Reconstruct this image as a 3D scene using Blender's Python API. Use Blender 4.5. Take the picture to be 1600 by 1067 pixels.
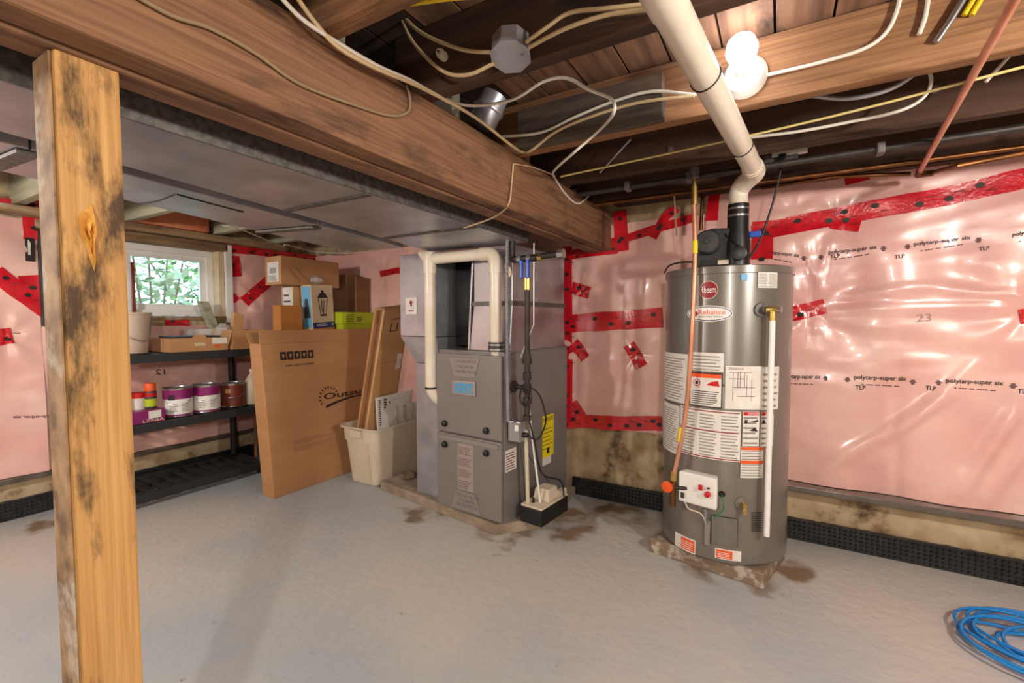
import bpy, bmesh, math, random
from mathutils import Vector, Matrix, noise
random.seed(7)
for o in list(bpy.data.objects): bpy.data.objects.remove(o)
scene = bpy.context.scene
COL = scene.collection
# ---------------------------------------------------------------- camera
F, PITCH, YAW, H = 711.0, math.radians(-2.7), math.radians(30.4), 1.12
CAM = Vector((0, 0, H))
FWD = Vector((-math.sin(YAW)*math.cos(PITCH), math.cos(YAW)*math.cos(PITCH), math.sin(PITCH)))
RGT = Vector((math.cos(YAW), math.sin(YAW), 0)); UPV = RGT.cross(FWD)
cd = bpy.data.cameras.new('camera'); cam = bpy.data.objects.new('camera', cd); COL.objects.link(cam)
cd.sensor_width = 36; cd.lens = 36*F/1600; cd.clip_start = .02
cam.matrix_world = Matrix(((RGT.x, UPV.x, -FWD.x, 0), (RGT.y, UPV.y, -FWD.y, 0), (RGT.z, UPV.z, -FWD.z, H), (0, 0, 0, 1)))
scene.camera = cam
# ---------------------------------------------------------------- world, exposure
w = bpy.data.worlds.new('sky'); scene.world = w; w.use_nodes = True
bg = w.node_tree.nodes['Background']; bg.inputs[0].default_value = (.55, .78, 1, 1); bg.inputs[1].default_value = 1.5
scene.view_settings.view_transform = 'Standard'; scene.view_settings.look = 'None'
scene.view_settings.exposure = 1.62; scene.view_settings.gamma = 1; scene.view_settings.use_curve_mapping = False
BULB, BULB_ADDED = 9.0, 235.0      # radiance of the small bulb over the heater and of the strong pendant bulbs added out of view

# pixel (in the 1600x1067 photograph) -> point on a real plane
def ray(px, py): return FWD + RGT*((px-800)/F) - UPV*((py-533.5)/F)
def onx(px, py, x): d = ray(px, py); return CAM + d*(x/d.x)
def ony(px, py, y): d = ray(px, py); return CAM + d*(y/d.y)
def onz(px, py, z): d = ray(px, py); return CAM + d*((z-H)/d.z)
def ond(px, py, dep): return CAM + ray(px, py)*dep

# ---------------------------------------------------------------- materials
def lin(h):
    h = h.lstrip('#'); r = []
    for i in (0, 2, 4):
        c = int(h[i:i+2], 16)/255; r.append(c/12.92 if c <= .04045 else ((c+.055)/1.055)**2.4)
    return (*r, 1)
MATS = {}
def mat(name, c1, c2=None, c3=None, scale=(6, 6, 6), rough=.6, metal=0, bump=0, detail=6, coat=0, bscale=None, lo=.35, hi=.65, dist=0, spec=.5, bdist=.01, trans=0, emit=0, alpha=1, c3scale=2.0, c3lo=.55, c3hi=.68):
    m = bpy.data.materials.new(name); m.use_nodes = True; MATS[name] = m
    nt = m.node_tree; b = nt.nodes['Principled BSDF']; L = nt.links
    b.inputs['Roughness'].default_value = rough; b.inputs['Metallic'].default_value = metal
    b.inputs['Coat Weight'].default_value = coat; b.inputs['Specular IOR Level'].default_value = spec
    b.inputs['Transmission Weight'].default_value = trans; b.inputs['Alpha'].default_value = alpha
    b.inputs['Base Color'].default_value = lin(c1)
    if emit:
        b.inputs['Emission Color'].default_value = lin(c1); b.inputs['Emission Strength'].default_value = emit
    if c2 or bump:
        g = nt.nodes.new('ShaderNodeNewGeometry'); mp = nt.nodes.new('ShaderNodeMapping'); mp.inputs['Scale'].default_value = scale
        L.new(g.outputs['Position'], mp.inputs['Vector'])
        n = nt.nodes.new('ShaderNodeTexNoise'); n.inputs['Scale'].default_value = 1; n.inputs['Detail'].default_value = detail; n.inputs['Distortion'].default_value = dist
        L.new(mp.outputs[0], n.inputs['Vector'])
        if c2:
            cr = nt.nodes.new('ShaderNodeValToRGB'); cr.color_ramp.elements[0].color = lin(c1); cr.color_ramp.elements[1].color = lin(c2)
            cr.color_ramp.elements[0].position = lo; cr.color_ramp.elements[1].position = hi
            L.new(n.outputs['Fac'], cr.inputs[0]); out = cr.outputs[0]
            if c3:
                n3 = nt.nodes.new('ShaderNodeTexNoise'); n3.inputs['Scale'].default_value = c3scale; n3.inputs['Detail'].default_value = 8; n3.inputs['Roughness'].default_value = .65
                if max(scale) > 2.5*min(scale):
                    mp3 = nt.nodes.new('ShaderNodeMapping'); mp3.inputs['Scale'].default_value = [min(4, 1+.06*s) for s in scale]
                    L.new(g.outputs['Position'], mp3.inputs['Vector']); L.new(mp3.outputs[0], n3.inputs['Vector'])
                else: L.new(g.outputs['Position'], n3.inputs['Vector'])
                r3 = nt.nodes.new('ShaderNodeMapRange'); r3.inputs[1].default_value = c3lo; r3.inputs[2].default_value = c3hi
                mx = nt.nodes.new('ShaderNodeMix'); mx.data_type = 'RGBA'
                L.new(n3.outputs['Fac'], r3.inputs[0]); L.new(r3.outputs[0], mx.inputs[0]); L.new(out, mx.inputs[6]); mx.inputs[7].default_value = lin(c3); out = mx.outputs[2]
            L.new(out, b.inputs['Base Color'])
        if bump:
            bp = nt.nodes.new('ShaderNodeBump'); bp.inputs['Strength'].default_value = bump; bp.inputs['Distance'].default_value = bdist
            if bscale:
                n2 = nt.nodes.new('ShaderNodeTexNoise'); n2.inputs['Scale'].default_value = bscale; n2.inputs['Detail'].default_value = 5
                L.new(g.outputs['Position'], n2.inputs['Vector']); L.new(n2.outputs['Fac'], bp.inputs['Height'])
            else: L.new(n.outputs['Fac'], bp.inputs['Height'])
            L.new(bp.outputs[0], b.inputs['Normal'])
    return m
mat('beam', '#966d4e', '#6d4a34', '#3b291f', scale=(110, 3, 110), lo=.28, hi=.72, rough=.75, bump=.5, detail=8, dist=.6, c3scale=3, c3lo=.52, c3hi=.68)
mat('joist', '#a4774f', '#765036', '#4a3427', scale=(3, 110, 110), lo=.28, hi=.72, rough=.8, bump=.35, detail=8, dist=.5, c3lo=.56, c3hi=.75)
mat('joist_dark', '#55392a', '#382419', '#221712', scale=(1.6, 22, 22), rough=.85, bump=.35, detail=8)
mat('joist_grey', '#5d534b', '#3c342f', '#6b5240', scale=(3, 40, 40), rough=.9, bump=.6, detail=8)
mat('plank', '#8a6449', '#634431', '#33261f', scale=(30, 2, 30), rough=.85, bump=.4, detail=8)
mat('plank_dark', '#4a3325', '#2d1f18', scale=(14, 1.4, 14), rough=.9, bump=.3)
mat('pale_wood', '#b9b79f', '#8f8a72', scale=(2, 20, 20), rough=.8, bump=.2)  # pale board colour; on the joists it holds the daylight tint
mat('post', '#d0a466', '#b08046', '#4c3822', scale=(120, 120, 3), lo=.28, hi=.72, rough=.7, bump=.35, detail=8, dist=.4, c3scale=3.4, c3lo=.5, c3hi=.62)
mat('fresh_wood', '#e0ab55', '#c8842d', scale=(60, 60, 5), rough=.6, bump=.5)
mat('old_trim', '#a98a66', '#6d5238', '#c9c4ba', scale=(20, 3, 20), rough=.8, bump=.4)
mat('galv', '#bcbcc4', '#a2a3ab', '#cac9cf', scale=(7, 7, 7), rough=.36, metal=.6, bump=.04, detail=8, bdist=.004)
mat('galv_new', '#b9bbc0', '#a2a5ab', scale=(5, 5, 5), rough=.3, metal=.8, bump=.03, bdist=.004)
mat('galv_old', '#7c7a78', '#5d5b59', scale=(60, 60, 60), rough=.55, metal=.6, detail=3)  # dull speckled metal; also the painted shade on the supply duct side
mat('galv_shaded', '#3c3c3c', '#242424', scale=(4, 4, 4), rough=.22, metal=.8)
mat('pink', '#f3c8be', '#eab3aa', '#dda7a4', scale=(4, 4, 4), rough=.27, bump=.12, bscale=30, bdist=.005, coat=.3, spec=.55, c3scale=1.6, c3lo=.5, c3hi=.7)
mat('orange_ins', '#d98a62', '#c06a42', scale=(6, 6, 6), rough=.3, coat=.4, bump=.2, bscale=25)
mat('tape', '#da1c2c', '#c01424', scale=(12, 12, 12), rough=.2, coat=.5, bump=.3, bscale=70, bdist=.004)
mat('ink', '#2a1c1c', rough=.6); mat('ink_soft', '#6e4a4a', rough=.6); mat('print_grey', '#958e88', rough=.6); mat('ink_faint', '#bb918c', rough=.6)
mat('concrete', '#c9b595', '#a58c6a', '#4d3b2c', scale=(8, 8, 8), rough=.9, bump=.5, detail=10, bdist=.012, c3scale=4, c3lo=.54, c3hi=.66)
mat('slab', '#a99a88', '#8a7a68', '#5f4f40', scale=(10, 10, 10), rough=.9, bump=.4, detail=8)
mat('chippy', '#85725f', '#b8aea2', '#5c4c40', scale=(22, 22, 22), rough=.85, bump=.5, lo=.5, hi=.62)
mat('membrane', '#191a1c', '#2b2c2e', scale=(30, 30, 30), rough=.35)
mat('poly_grey', '#6a615a', '#4a433e', scale=(5, 12, 12), rough=.25, coat=.4, bump=.2, bscale=30)
mat('pvc', '#e9e1d2', '#dfd4c0', scale=(5, 5, 5), rough=.3); mat('pvc_white', '#f0efec', rough=.3)
mat('furnace', '#8b8583', '#857f7d', scale=(3, 3, 3), rough=.42, metal=.25); mat('furnace_side', '#8f8d8c', '#878584', scale=(3, 3, 3), rough=.4, metal=.35)
mat('emboss', '#948e8b', rough=.4, metal=.25)
mat('heater', '#79756f', '#74706a', scale=(3, 3, 3), rough=.28, metal=.25, coat=.3)
mat('black', '#171717', rough=.4); mat('black_soft', '#2a2a2c', rough=.55); mat('dark_grey', '#3a3a3c', rough=.5)
mat('white', '#efeeea', rough=.45); mat('paper', '#e9e6e0', '#dedad2', scale=(20, 20, 20), rough=.7); mat('offwhite', '#d9cdb8', rough=.5)
mat('copper', '#dca184', '#c98a68', scale=(14, 14, 6), rough=.33, metal=.45); mat('copper_old', '#8a5a34', '#5e3c22', scale=(12, 12, 12), rough=.4, metal=.85)
mat('brass', '#c2a460', rough=.3, metal=.9); mat('steel', '#b5b6b8', rough=.3, metal=.9); mat('iron', '#34302d', '#433d39', scale=(20, 20, 20), rough=.5, metal=.4)
for nm, a, b_ in (('card', '#bf8f63', '#b58458'), ('card_light', '#cfa273', '#c79766'), ('card_dark', '#93694a', '#865d3e'), ('card_orange', '#c4843f', '#b67430'), ('card_pale', '#d9c4a6', '#cfb996')):
    mat(nm, a, b_, scale=(3, 3, 9), rough=.8, bump=.05)
mat('tote', '#d6c9b6', '#cfc1ad', scale=(4, 4, 4), rough=.4); mat('bucket', '#d8c3b0', rough=.4)
mat('red', '#c5161d', rough=.35); mat('orange', '#ee5a1c', rough=.4); mat('yellow', '#f0dc1e', rough=.45); mat('lime', '#b9c820', rough=.5)
mat('blue', '#1452b8', rough=.35); mat('logo_blue', '#2fa6e0', rough=.4); mat('navy', '#1e2a78', rough=.5); mat('lightblue', '#6db8e6', rough=.5)
mat('purple', '#8a1f6c', rough=.35); mat('brown_label', '#7c3524', rough=.4); mat('label_brown', '#a09590', rough=.5); mat('crimson', '#8f1624', rough=.35)
mat('cable_white', '#e4ded2', rough=.4); mat('cable_tan', '#cdb48c', rough=.5); mat('cable_old', '#8d7658', rough=.7); mat('cable_yellow', '#e3c21c', rough=.4); mat('cable_blue', '#1687d8', rough=.35)
mat('rope', '#d8c682', rough=.6); mat('green_wire', '#2d8a4a', rough=.5)
mat('clear_bag', '#d9d4ce', rough=.12, coat=.6, alpha=.55, bump=.5, bscale=45)
mat('stone', '#8f7a66', '#6a5847', scale=(20, 20, 20), rough=.9, bump=.5)
mat('leaf', '#8fcf4a', '#3f9a4c', scale=(9, 9, 9), rough=.5); mat('leaf_pale', '#cfe6c0', '#a9d0a0', scale=(9, 9, 9), rough=.5); mat('soil', '#5d5140', '#47402f', scale=(9, 9, 9), rough=.95)
mat('glass', '#eef6fa', rough=.02, alpha=.14, spec=.6)
mat('bulb', '#fbfaff', rough=.3, emit=BULB); mat('bulb_added', '#fff7ec', rough=.3, emit=BULB_ADDED)
mat('jelly', '#e8e4dc', rough=.3)
def floor_material():
    m = mat('floor_paint', '#cdc8c2', '#b4bbc1', '#8b8073', scale=(.9, .9, .9), lo=.42, hi=.6, c3scale=11, c3lo=.66, c3hi=.74, rough=.45, bump=.5, bscale=20, bdist=.008, detail=8)
    nt = m.node_tree; L = nt.links; b = nt.nodes['Principled BSDF']; src = b.inputs['Base Color'].links[0].from_socket
    g = nt.nodes.new('ShaderNodeNewGeometry'); n = nt.nodes.new('ShaderNodeTexNoise'); n.inputs['Scale'].default_value = 6; n.inputs['Detail'].default_value = 9
    L.new(g.outputs['Position'], n.inputs['Vector'])
    acc = None
    for (x, y, r) in ((-1.75, 2.0, .26), (-1.25, 2.0, .3), (-1.0, 2.3, .42), (-.3, 2.17, .2), (-.05, 2.16, .17), (.08, 2.36, .2), (-.75, 2.6, .35), (-3.5, .9, .35), (-2.2, 2.2, .3)):
        d = nt.nodes.new('ShaderNodeVectorMath'); d.operation = 'DISTANCE'; d.inputs[1].default_value = (x, y, 0); L.new(g.outputs['Position'], d.inputs[0])
        r_ = nt.nodes.new('ShaderNodeMapRange'); r_.inputs[1].default_value = r; r_.inputs[2].default_value = r*.35; L.new(d.outputs['Value'], r_.inputs[0])
        if acc is None: acc = r_.outputs[0]
        else:
            a = nt.nodes.new('ShaderNodeMath'); a.operation = 'MAXIMUM'; L.new(acc, a.inputs[0]); L.new(r_.outputs[0], a.inputs[1]); acc = a.outputs[0]
    s = nt.nodes.new('ShaderNodeMath'); s.operation = 'MULTIPLY_ADD'; s.inputs[1].default_value = .34; L.new(acc, s.inputs[0]); L.new(n.outputs['Fac'], s.inputs[2])
    r2 = nt.nodes.new('ShaderNodeMapRange'); r2.inputs[1].default_value = .76; r2.inputs[2].default_value = .92; L.new(s.outputs[0], r2.inputs[0])
    mx = nt.nodes.new('ShaderNodeMix'); mx.data_type = 'RGBA'; L.new(r2.outputs[0], mx.inputs[0]); L.new(src, mx.inputs[6]); mx.inputs[7].default_value = lin('#8a7660')
    L.new(mx.outputs[2], b.inputs['Base Color'])
floor_material()

# ---------------------------------------------------------------- mesh building
WORLD = {}
class MB:
    def __init__(s, T=None): s.v = []; s.f = []; s.T = T
    def add(s, vs, fs):
        n = len(s.v); s.v += [Vector(v) for v in vs]; s.f += [tuple(i+n for i in f) for f in fs]; return s
    def box(s, x0, x1, y0, y1, z0, z1):
        return s.add([(x0, y0, z0), (x1, y0, z0), (x1, y1, z0), (x0, y1, z0), (x0, y0, z1), (x1, y0, z1), (x1, y1, z1), (x0, y1, z1)],
                     [(3, 2, 1, 0), (4, 5, 6, 7), (0, 1, 5, 4), (1, 2, 6, 5), (2, 3, 7, 6), (3, 0, 4, 7)])
    def hexa(s, bottom, top):      # two quads, counter-clockwise from above
        return s.add(list(bottom)+list(top), [(3, 2, 1, 0), (4, 5, 6, 7), (0, 1, 5, 4), (1, 2, 6, 5), (2, 3, 7, 6), (3, 0, 4, 7)])
    def prism(s, poly, a, b, axis='z'):
        def P(u, v, w_): return {'z': (u, v, w_), 'y': (u, w_, v), 'x': (w_, u, v)}[axis]
        n = len(poly); vs = [P(u, v, a) for u, v in poly]+[P(u, v, b) for u, v in poly]
        fs = [tuple(range(n))[::-1], tuple(range(n, 2*n))]+[(i, (i+1) % n, n+(i+1) % n, n+i) for i in range(n)]
        return s.add(vs, fs)
    def tube(s, pts, r, n=8, cap=True):
        pts = [Vector(p) for p in pts]; N = len(pts); rs = r if isinstance(r, (list, tuple)) else [r]*N
        t0 = (pts[1]-pts[0]).normalized(); ref = Vector((0, 0, 1)) if abs(t0.z) < .9 else Vector((1, 0, 0))
        nrm = t0.cross(ref).normalized(); vs = []; fs = []
        for i, p in enumerate(pts):
            t = (pts[min(i+1, N-1)]-pts[max(i-1, 0)]).normalized()
            nrm = (nrm-t*nrm.dot(t)).normalized(); bn = t.cross(nrm)
            for k in range(n):
                a = 2*math.pi*k/n; vs.append(p+(nrm*math.cos(a)+bn*math.sin(a))*rs[i])
        for i in range(N-1):
            for k in range(n): fs.append((i*n+k, i*n+(k+1) % n, (i+1)*n+(k+1) % n, (i+1)*n+k))
        if cap: fs += [tuple(range(n))[::-1], tuple(range((N-1)*n, N*n))]
        return s.add(vs, fs)
    def lathe(s, prof, c=(0, 0, 0), n=32, axis=(0, 0, 1)):   # prof: (radius, height) from bottom to top
        ax = Vector(axis).normalized(); ref = Vector((1, 0, 0)) if abs(ax.x) < .9 else Vector((0, 1, 0))
        u = (ref-ax*ref.dot(ax)).normalized(); v = ax.cross(u); c = Vector(c); vs = []; fs = []
        for r, h in prof:
            for k in range(n):
                a = 2*math.pi*k/n; vs.append(c+ax*h+(u*math.cos(a)+v*math.sin(a))*max(r, 1e-5))
        for i in range(len(prof)-1):
            for k in range(n): fs.append((i*n+k, i*n+(k+1) % n, (i+1)*n+(k+1) % n, (i+1)*n+k))
        fs += [tuple(range(n))[::-1], tuple(range((len(prof)-1)*n, len(prof)*n))]
        return s.add(vs, fs)
    def grid(s, fn, nu, nv):
        vs = [fn(i/nu, j/nv) for j in range(nv+1) for i in range(nu+1)]
        return s.add(vs, [(j*(nu+1)+i, j*(nu+1)+i+1, (j+1)*(nu+1)+i+1, (j+1)*(nu+1)+i) for j in range(nv) for i in range(nu)])
    def flat(s, pts2, fn):         # list of polygons in 2-D mapped by fn
        for poly in pts2: s.add([fn(*p) for p in poly], [tuple(range(len(poly)))])
        return s
    def build(s, name, m, parent=None, bevel=0, smooth=0, kind=None):
        vs = [s.T @ v for v in s.v] if s.T else s.v
        xs = [v.x for v in vs]; ys = [v.y for v in vs]; zs = [v.z for v in vs]
        org = Vector(((min(xs)+max(xs))/2, (min(ys)+max(ys))/2, min(zs)))
        me = bpy.data.meshes.new(name); me.from_pydata([v-org for v in vs], [], s.f); me.update()
        if bevel:
            bm = bmesh.new(); bm.from_mesh(me); bmesh.ops.recalc_face_normals(bm, faces=bm.faces)
            bmesh.ops.bevel(bm, geom=[e for e in bm.edges if len(e.link_faces) == 2 and e.calc_face_angle(0) > .6], offset=bevel, segments=2, affect='EDGES', profile=.6, clamp_overlap=True)
            bm.to_mesh(me); bm.free()
        if smooth:
            me.shade_smooth(); me.set_sharp_from_angle(angle=math.radians(smooth))
        me.materials.append(MATS[m])
        o = bpy.data.objects.new(name, me); COL.objects.link(o)
        pw = Vector((0, 0, 0))
        if parent: o.parent = parent; pw = WORLD[parent]
        o.location = org-pw; WORLD[o] = org
        if kind: o['kind'] = kind
        return o
def tag(o, label, cat, group=None):
    o['label'] = label; o['category'] = cat
    if group: o['group'] = group
    return o
def thing(name, label, cat, loc, group=None):
    o = bpy.data.objects.new(name, None); o.empty_display_size = .1; COL.objects.link(o); o.location = loc; WORLD[o] = Vector(loc)
    return tag(o, label, cat, group)
def struct(o): o['kind'] = 'structure'; return o
def smooth_path(pts, per=8):
    pts = [Vector(p) for p in pts]; P = [pts[0]*2-pts[1]]+pts+[pts[-1]*2-pts[-2]]; out = []
    for i in range(1, len(P)-2):
        a, b, c, d = P[i-1:i+3]
        for k in range(per):
            t = k/per; out.append(.5*((2*b)+(c-a)*t+(2*a-5*b+4*c-d)*t*t+(3*b-a-3*c+d)*t**3))
    return out+[pts[-1]]
def arc_path(pts, rad, per=6):        # straight runs with rounded corners
    pts = [Vector(p) for p in pts]; out = [pts[0]]
    for i in range(1, len(pts)-1):
        a, b, c = pts[i-1:i+2]; p = b+(a-b).normalized()*rad; q = b+(c-b).normalized()*rad
        for k in range(per+1):
            t = k/per; out.append(p*(1-t)**2+b*2*t*(1-t)+q*t*t)
    return out+[pts[-1]]
def text_polys(s, size=1, bold=0, align='LEFT'):
    cu = bpy.data.curves.new('tmp', 'FONT'); cu.body = s; cu.size = size; cu.offset = bold; cu.align_x = align; cu.resolution_u = 3
    ob = bpy.data.objects.new('tmp', cu); COL.objects.link(ob); bpy.context.view_layer.update()
    me = bpy.data.meshes.new_from_object(ob.evaluated_get(bpy.context.evaluated_depsgraph_get()))
    polys = [[(me.vertices[i].co.x, me.vertices[i].co.y) for i in p.vertices] for p in me.polygons]
    bpy.data.objects.remove(ob); bpy.data.curves.remove(cu); bpy.data.meshes.remove(me); return polys
def fit_text(s, x0, x1, y0, y1, bold=0):
    ps = text_polys(s, 1, bold); xs = [p[0] for q in ps for p in q]; ys = [p[1] for q in ps for p in q]
    a, b, c, d = min(xs), max(xs), min(ys), max(ys)
    return [[(x0+(x-a)/(b-a)*(x1-x0), y0+(y-c)/(d-c)*(y1-y0)) for x, y in q] for q in ps]
def rect(x0, x1, y0, y1): return [(x0, y0), (x1, y0), (x1, y1), (x0, y1)]
def circ(x, y, r, n=14, ry=None): return [(x+r*math.cos(2*math.pi*k/n), y+(ry or r)*math.sin(2*math.pi*k/n)) for k in range(n)]
def lines(x0, x1, y0, y1, n, fill=.4, rag=.3):
    out = []
    if not n: return out
    h = (y1-y0)/n
    for i in range(n): out.append(rect(x0, x1-(x1-x0)*rag*random.random(), y0+i*h, y0+i*h+h*fill))
    return out
def on_wall_x(x, ny=1): return lambda u, v: (x, u, v)     # u = world y
def cable(name, label, pts, r, m, cat='cable', group=None, n=7, per=6):
    return tag(MB().tube(smooth_path(pts, per), r, n).build(name, m, smooth=60), label, cat, group)

# ================================================================ SETTING
XA, YB, ZJ, ZS = -3.72, 2.74, 1.76, 1.95       # left wall, back wall, joist underside, subfloor
XR, YF = 2.4, -2.6
struct(MB().box(XA-.3, XR+.3, YF-.3, YB+.3, -.1, 0).build('floor', 'floor_paint'))
struct(MB().box(XA-.3, XR+.3, YB, YB+.25, 0, ZS+.1).build('wall_back', 'concrete'))
struct(MB().box(XR, XR+.25, YF, YB, 0, ZS+.1).build('wall_right', 'concrete'))
struct(MB().box(XA-.3, XR+.3, YF-.25, YF, 0, ZS+.1).build('wall_front', 'concrete'))
WY0, WY1, WZ0, WZ1 = .92, 1.93, 1.12, 1.70      # window opening in the left wall
VY0, VY1, VZ0, VZ1 = -1.9, -.15, .95, 1.68     # second window, added out of the picture to the left and widened for daylight
wl = MB()
for y0, y1, z0, z1 in ((YF, VY0, 0, ZS+.1), (VY0, VY1, 0, VZ0), (VY0, VY1, VZ1, ZS+.1), (VY1, WY0, 0, ZS+.1), (WY0, WY1, 0, WZ0), (WY0, WY1, WZ1, ZS+.1), (WY1, YB, 0, ZS+.1)):
    wl.box(XA-.28, XA, y0, y1, z0, z1)
struct(wl.build('wall_left', 'concrete'))
ceil = struct(MB().box(XA, XR, YF, YB, ZS+.03, ZS+.1).build('ceiling', 'plank_dark'))
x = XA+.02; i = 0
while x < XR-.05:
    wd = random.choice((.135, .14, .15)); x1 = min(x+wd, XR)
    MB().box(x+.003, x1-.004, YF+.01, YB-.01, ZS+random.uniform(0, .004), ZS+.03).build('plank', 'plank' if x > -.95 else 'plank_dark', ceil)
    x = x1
# joists across the beam
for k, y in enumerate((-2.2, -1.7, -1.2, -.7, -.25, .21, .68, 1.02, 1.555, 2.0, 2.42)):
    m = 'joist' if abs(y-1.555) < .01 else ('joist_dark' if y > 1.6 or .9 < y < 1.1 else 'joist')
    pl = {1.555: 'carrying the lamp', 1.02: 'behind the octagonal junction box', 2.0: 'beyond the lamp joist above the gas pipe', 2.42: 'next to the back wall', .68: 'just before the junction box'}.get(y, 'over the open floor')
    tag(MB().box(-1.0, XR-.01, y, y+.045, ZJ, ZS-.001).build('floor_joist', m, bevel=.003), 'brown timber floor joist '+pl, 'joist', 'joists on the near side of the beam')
for y in (-2.0, -1.4, -.75, -.2, .3, .8, 1.3, 1.83, 2.3):
    tag(MB().box(XA+.005, -1.005, y, y+.045, ZJ, ZS-.001).build('floor_joist', 'pale_wood', bevel=.003), 'pale daylight-tinted floor joist '+{1.3: 'at the near end of the orange insulation', 1.83: 'at the far end of the orange insulation', 2.3: 'above the long carton', .8: 'crossing before the window'}.get(y, 'far from the window over the ducts'), 'joist', 'joists on the window side of the beam')  # whitish green daylight is put into the wood colour here
tag(MB().box(-.86, -.335, 1.505, 1.553, ZJ+.002, ZS-.05).build('sister_board', 'joist_grey', bevel=.003), 'dusty grey short board nailed to the face of the lamp joist', 'board')
tag(MB().box(-.86, XR-.01, 2.665, 2.735, 1.80, ZS-.001).build('rim_board', 'joist_dark'), 'dark rim board along the top of the back wall', 'board')
# main beam
bm_ = thing('main_beam', 'massive reddish brown timber beam carrying the joists', 'beam', (-.95, 0, 1.54))
MB().box(-.955, -.89, YF+.02, YB-.03, 1.541, ZJ-.002).build('front_ply', 'beam', bm_, bevel=.006)
MB().box(-1.03, -.959, YF+.02, YB-.03, 1.535, ZJ-.002).build('back_ply', 'beam', bm_, bevel=.006)
# support post
po = thing('support_post', 'rough stained yellow timber post holding up the beam', 'post', (-1.0, .305, 0))
pm = MB(); PX, PY0, PY1 = -.965, .262, .343
def pgrid(u, v):
    return (PX+.002*noise.noise((u*3, v*9, 1)), PY0+(PY1-PY0)*u, v*1.541)
pm.box(PX-.086, PX, PY0, PY1, 0, 1.535)
pm.build('timber', 'post', po, bevel=.004)
MB().box(PX-.08, PX-.01, PY0-.004, PY0-.0005, .0, 1.533).build('bark_edge', 'old_trim', po)
gp = [onx(px, py, PX) for px, py in ((121, 340), (129, 330), (144, 319), (147, 345), (151, 365), (148, 385), (147, 425), (140, 405), (134, 385), (126, 372))]
gm = MB(); cen = sum(gp, Vector())/len(gp); gv_ = [p+Vector((.001, 0, 0)) for p in gp]
for t_, dx_ in ((.72, .010), (.42, .004), (.16, .008)): gv_ += [cen.lerp(p, t_)+Vector((dx_+.004*math.sin(k*2.3+t_*9), 0, 0)) for k, p in enumerate(gp)]
gm.add(gv_, [(r_*10+k, r_*10+(k+1) % 10, r_*10+10+(k+1) % 10, r_*10+10+k) for r_ in range(3) for k in range(10)]+[tuple(range(30, 40))])
g_ = gm.build('splintered_gouge', 'fresh_wood', po); g_['label'] = 'fresh yellow gouge torn in the post'

# ================================================================ plastic vapour barrier with tape
class Sheet:
    ridges = ()
    def __init__(s, side, base, anchors, seed=0): s.side, s.base, s.anchors, s.seed = side, base, anchors, seed
    def d(s, u, z):
        v = .018+.012*math.sin(u*2*math.pi/.42+s.seed)*math.sin(z*3.1+.6)+.016*noise.noise((u*1.3+s.seed, z*1.6, 3))+.007*noise.noise((u*4+z*2.2+s.seed, z*5, 7))+.006*noise.noise((u*1.6-z*3, z*10+u*2.5, 11+s.seed))+.0022*noise.noise((u*5+z*7, z*24-u*6, 5))
        for i, (au, az, amp) in enumerate(s.anchors):
            dx, dz = u-au, z-az; r = math.hypot(dx, dz)
            if r < .9:
                th = math.atan2(dz, dx); e = math.exp(-r/.2)
                v += amp*(.012*e*(r/(r+.03))*math.cos(6*th+i*1.7+2.2*noise.noise((u*3, z*3, i)))-.016*math.exp(-(r/.07)**2))
        for a, b, amp, wd in s.ridges:
            ab = b-a; t = max(0, min(1, (Vector((u, z))-a).dot(ab)/ab.length_squared)); dd = (Vector((u, z))-a-ab*t).length; v += amp*math.exp(-(dd/wd)**2)*math.sin(math.pi*(.1+.8*t))
        return max(v, .001)
    def p(s, u, z, off=0):
        dd = s.d(u, z)+off
        return Vector((u, s.base-dd, z)) if s.side == 'B' else Vector((s.base+dd, u, z))
def sheet(side, base, u0, u1, z0, z1, anchors, seed, label, m='pink', ridges=()):
    S = Sheet(side, base, anchors, seed); S.ridges = [(Vector(uz(S, *a)), Vector(uz(S, *b)), c, d) for a, b, c, d in ridges]; nu = max(6, int((u1-u0)/.018)); nv = max(4, int((z1-z0)/.018))
    fn = (lambda a, b: S.p(u0+(u1-u0)*a, z0+(z1-z0)*b)) if side == 'B' else (lambda a, b: S.p(u1-(u1-u0)*a, z0+(z1-z0)*b))
    o = MB().grid(fn, nu, nv).build('vapour_barrier', m, smooth=180); tag(o, label, 'plastic sheet', 'pink vapour barrier sheets'); S.o = o
    return S
def uz(S, px, py):
    p = ony(px, py, S.base-.02) if S.side == 'B' else onx(px, py, S.base+.02)
    return (p.x, p.z) if S.side == 'B' else (p.y, p.z)
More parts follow.
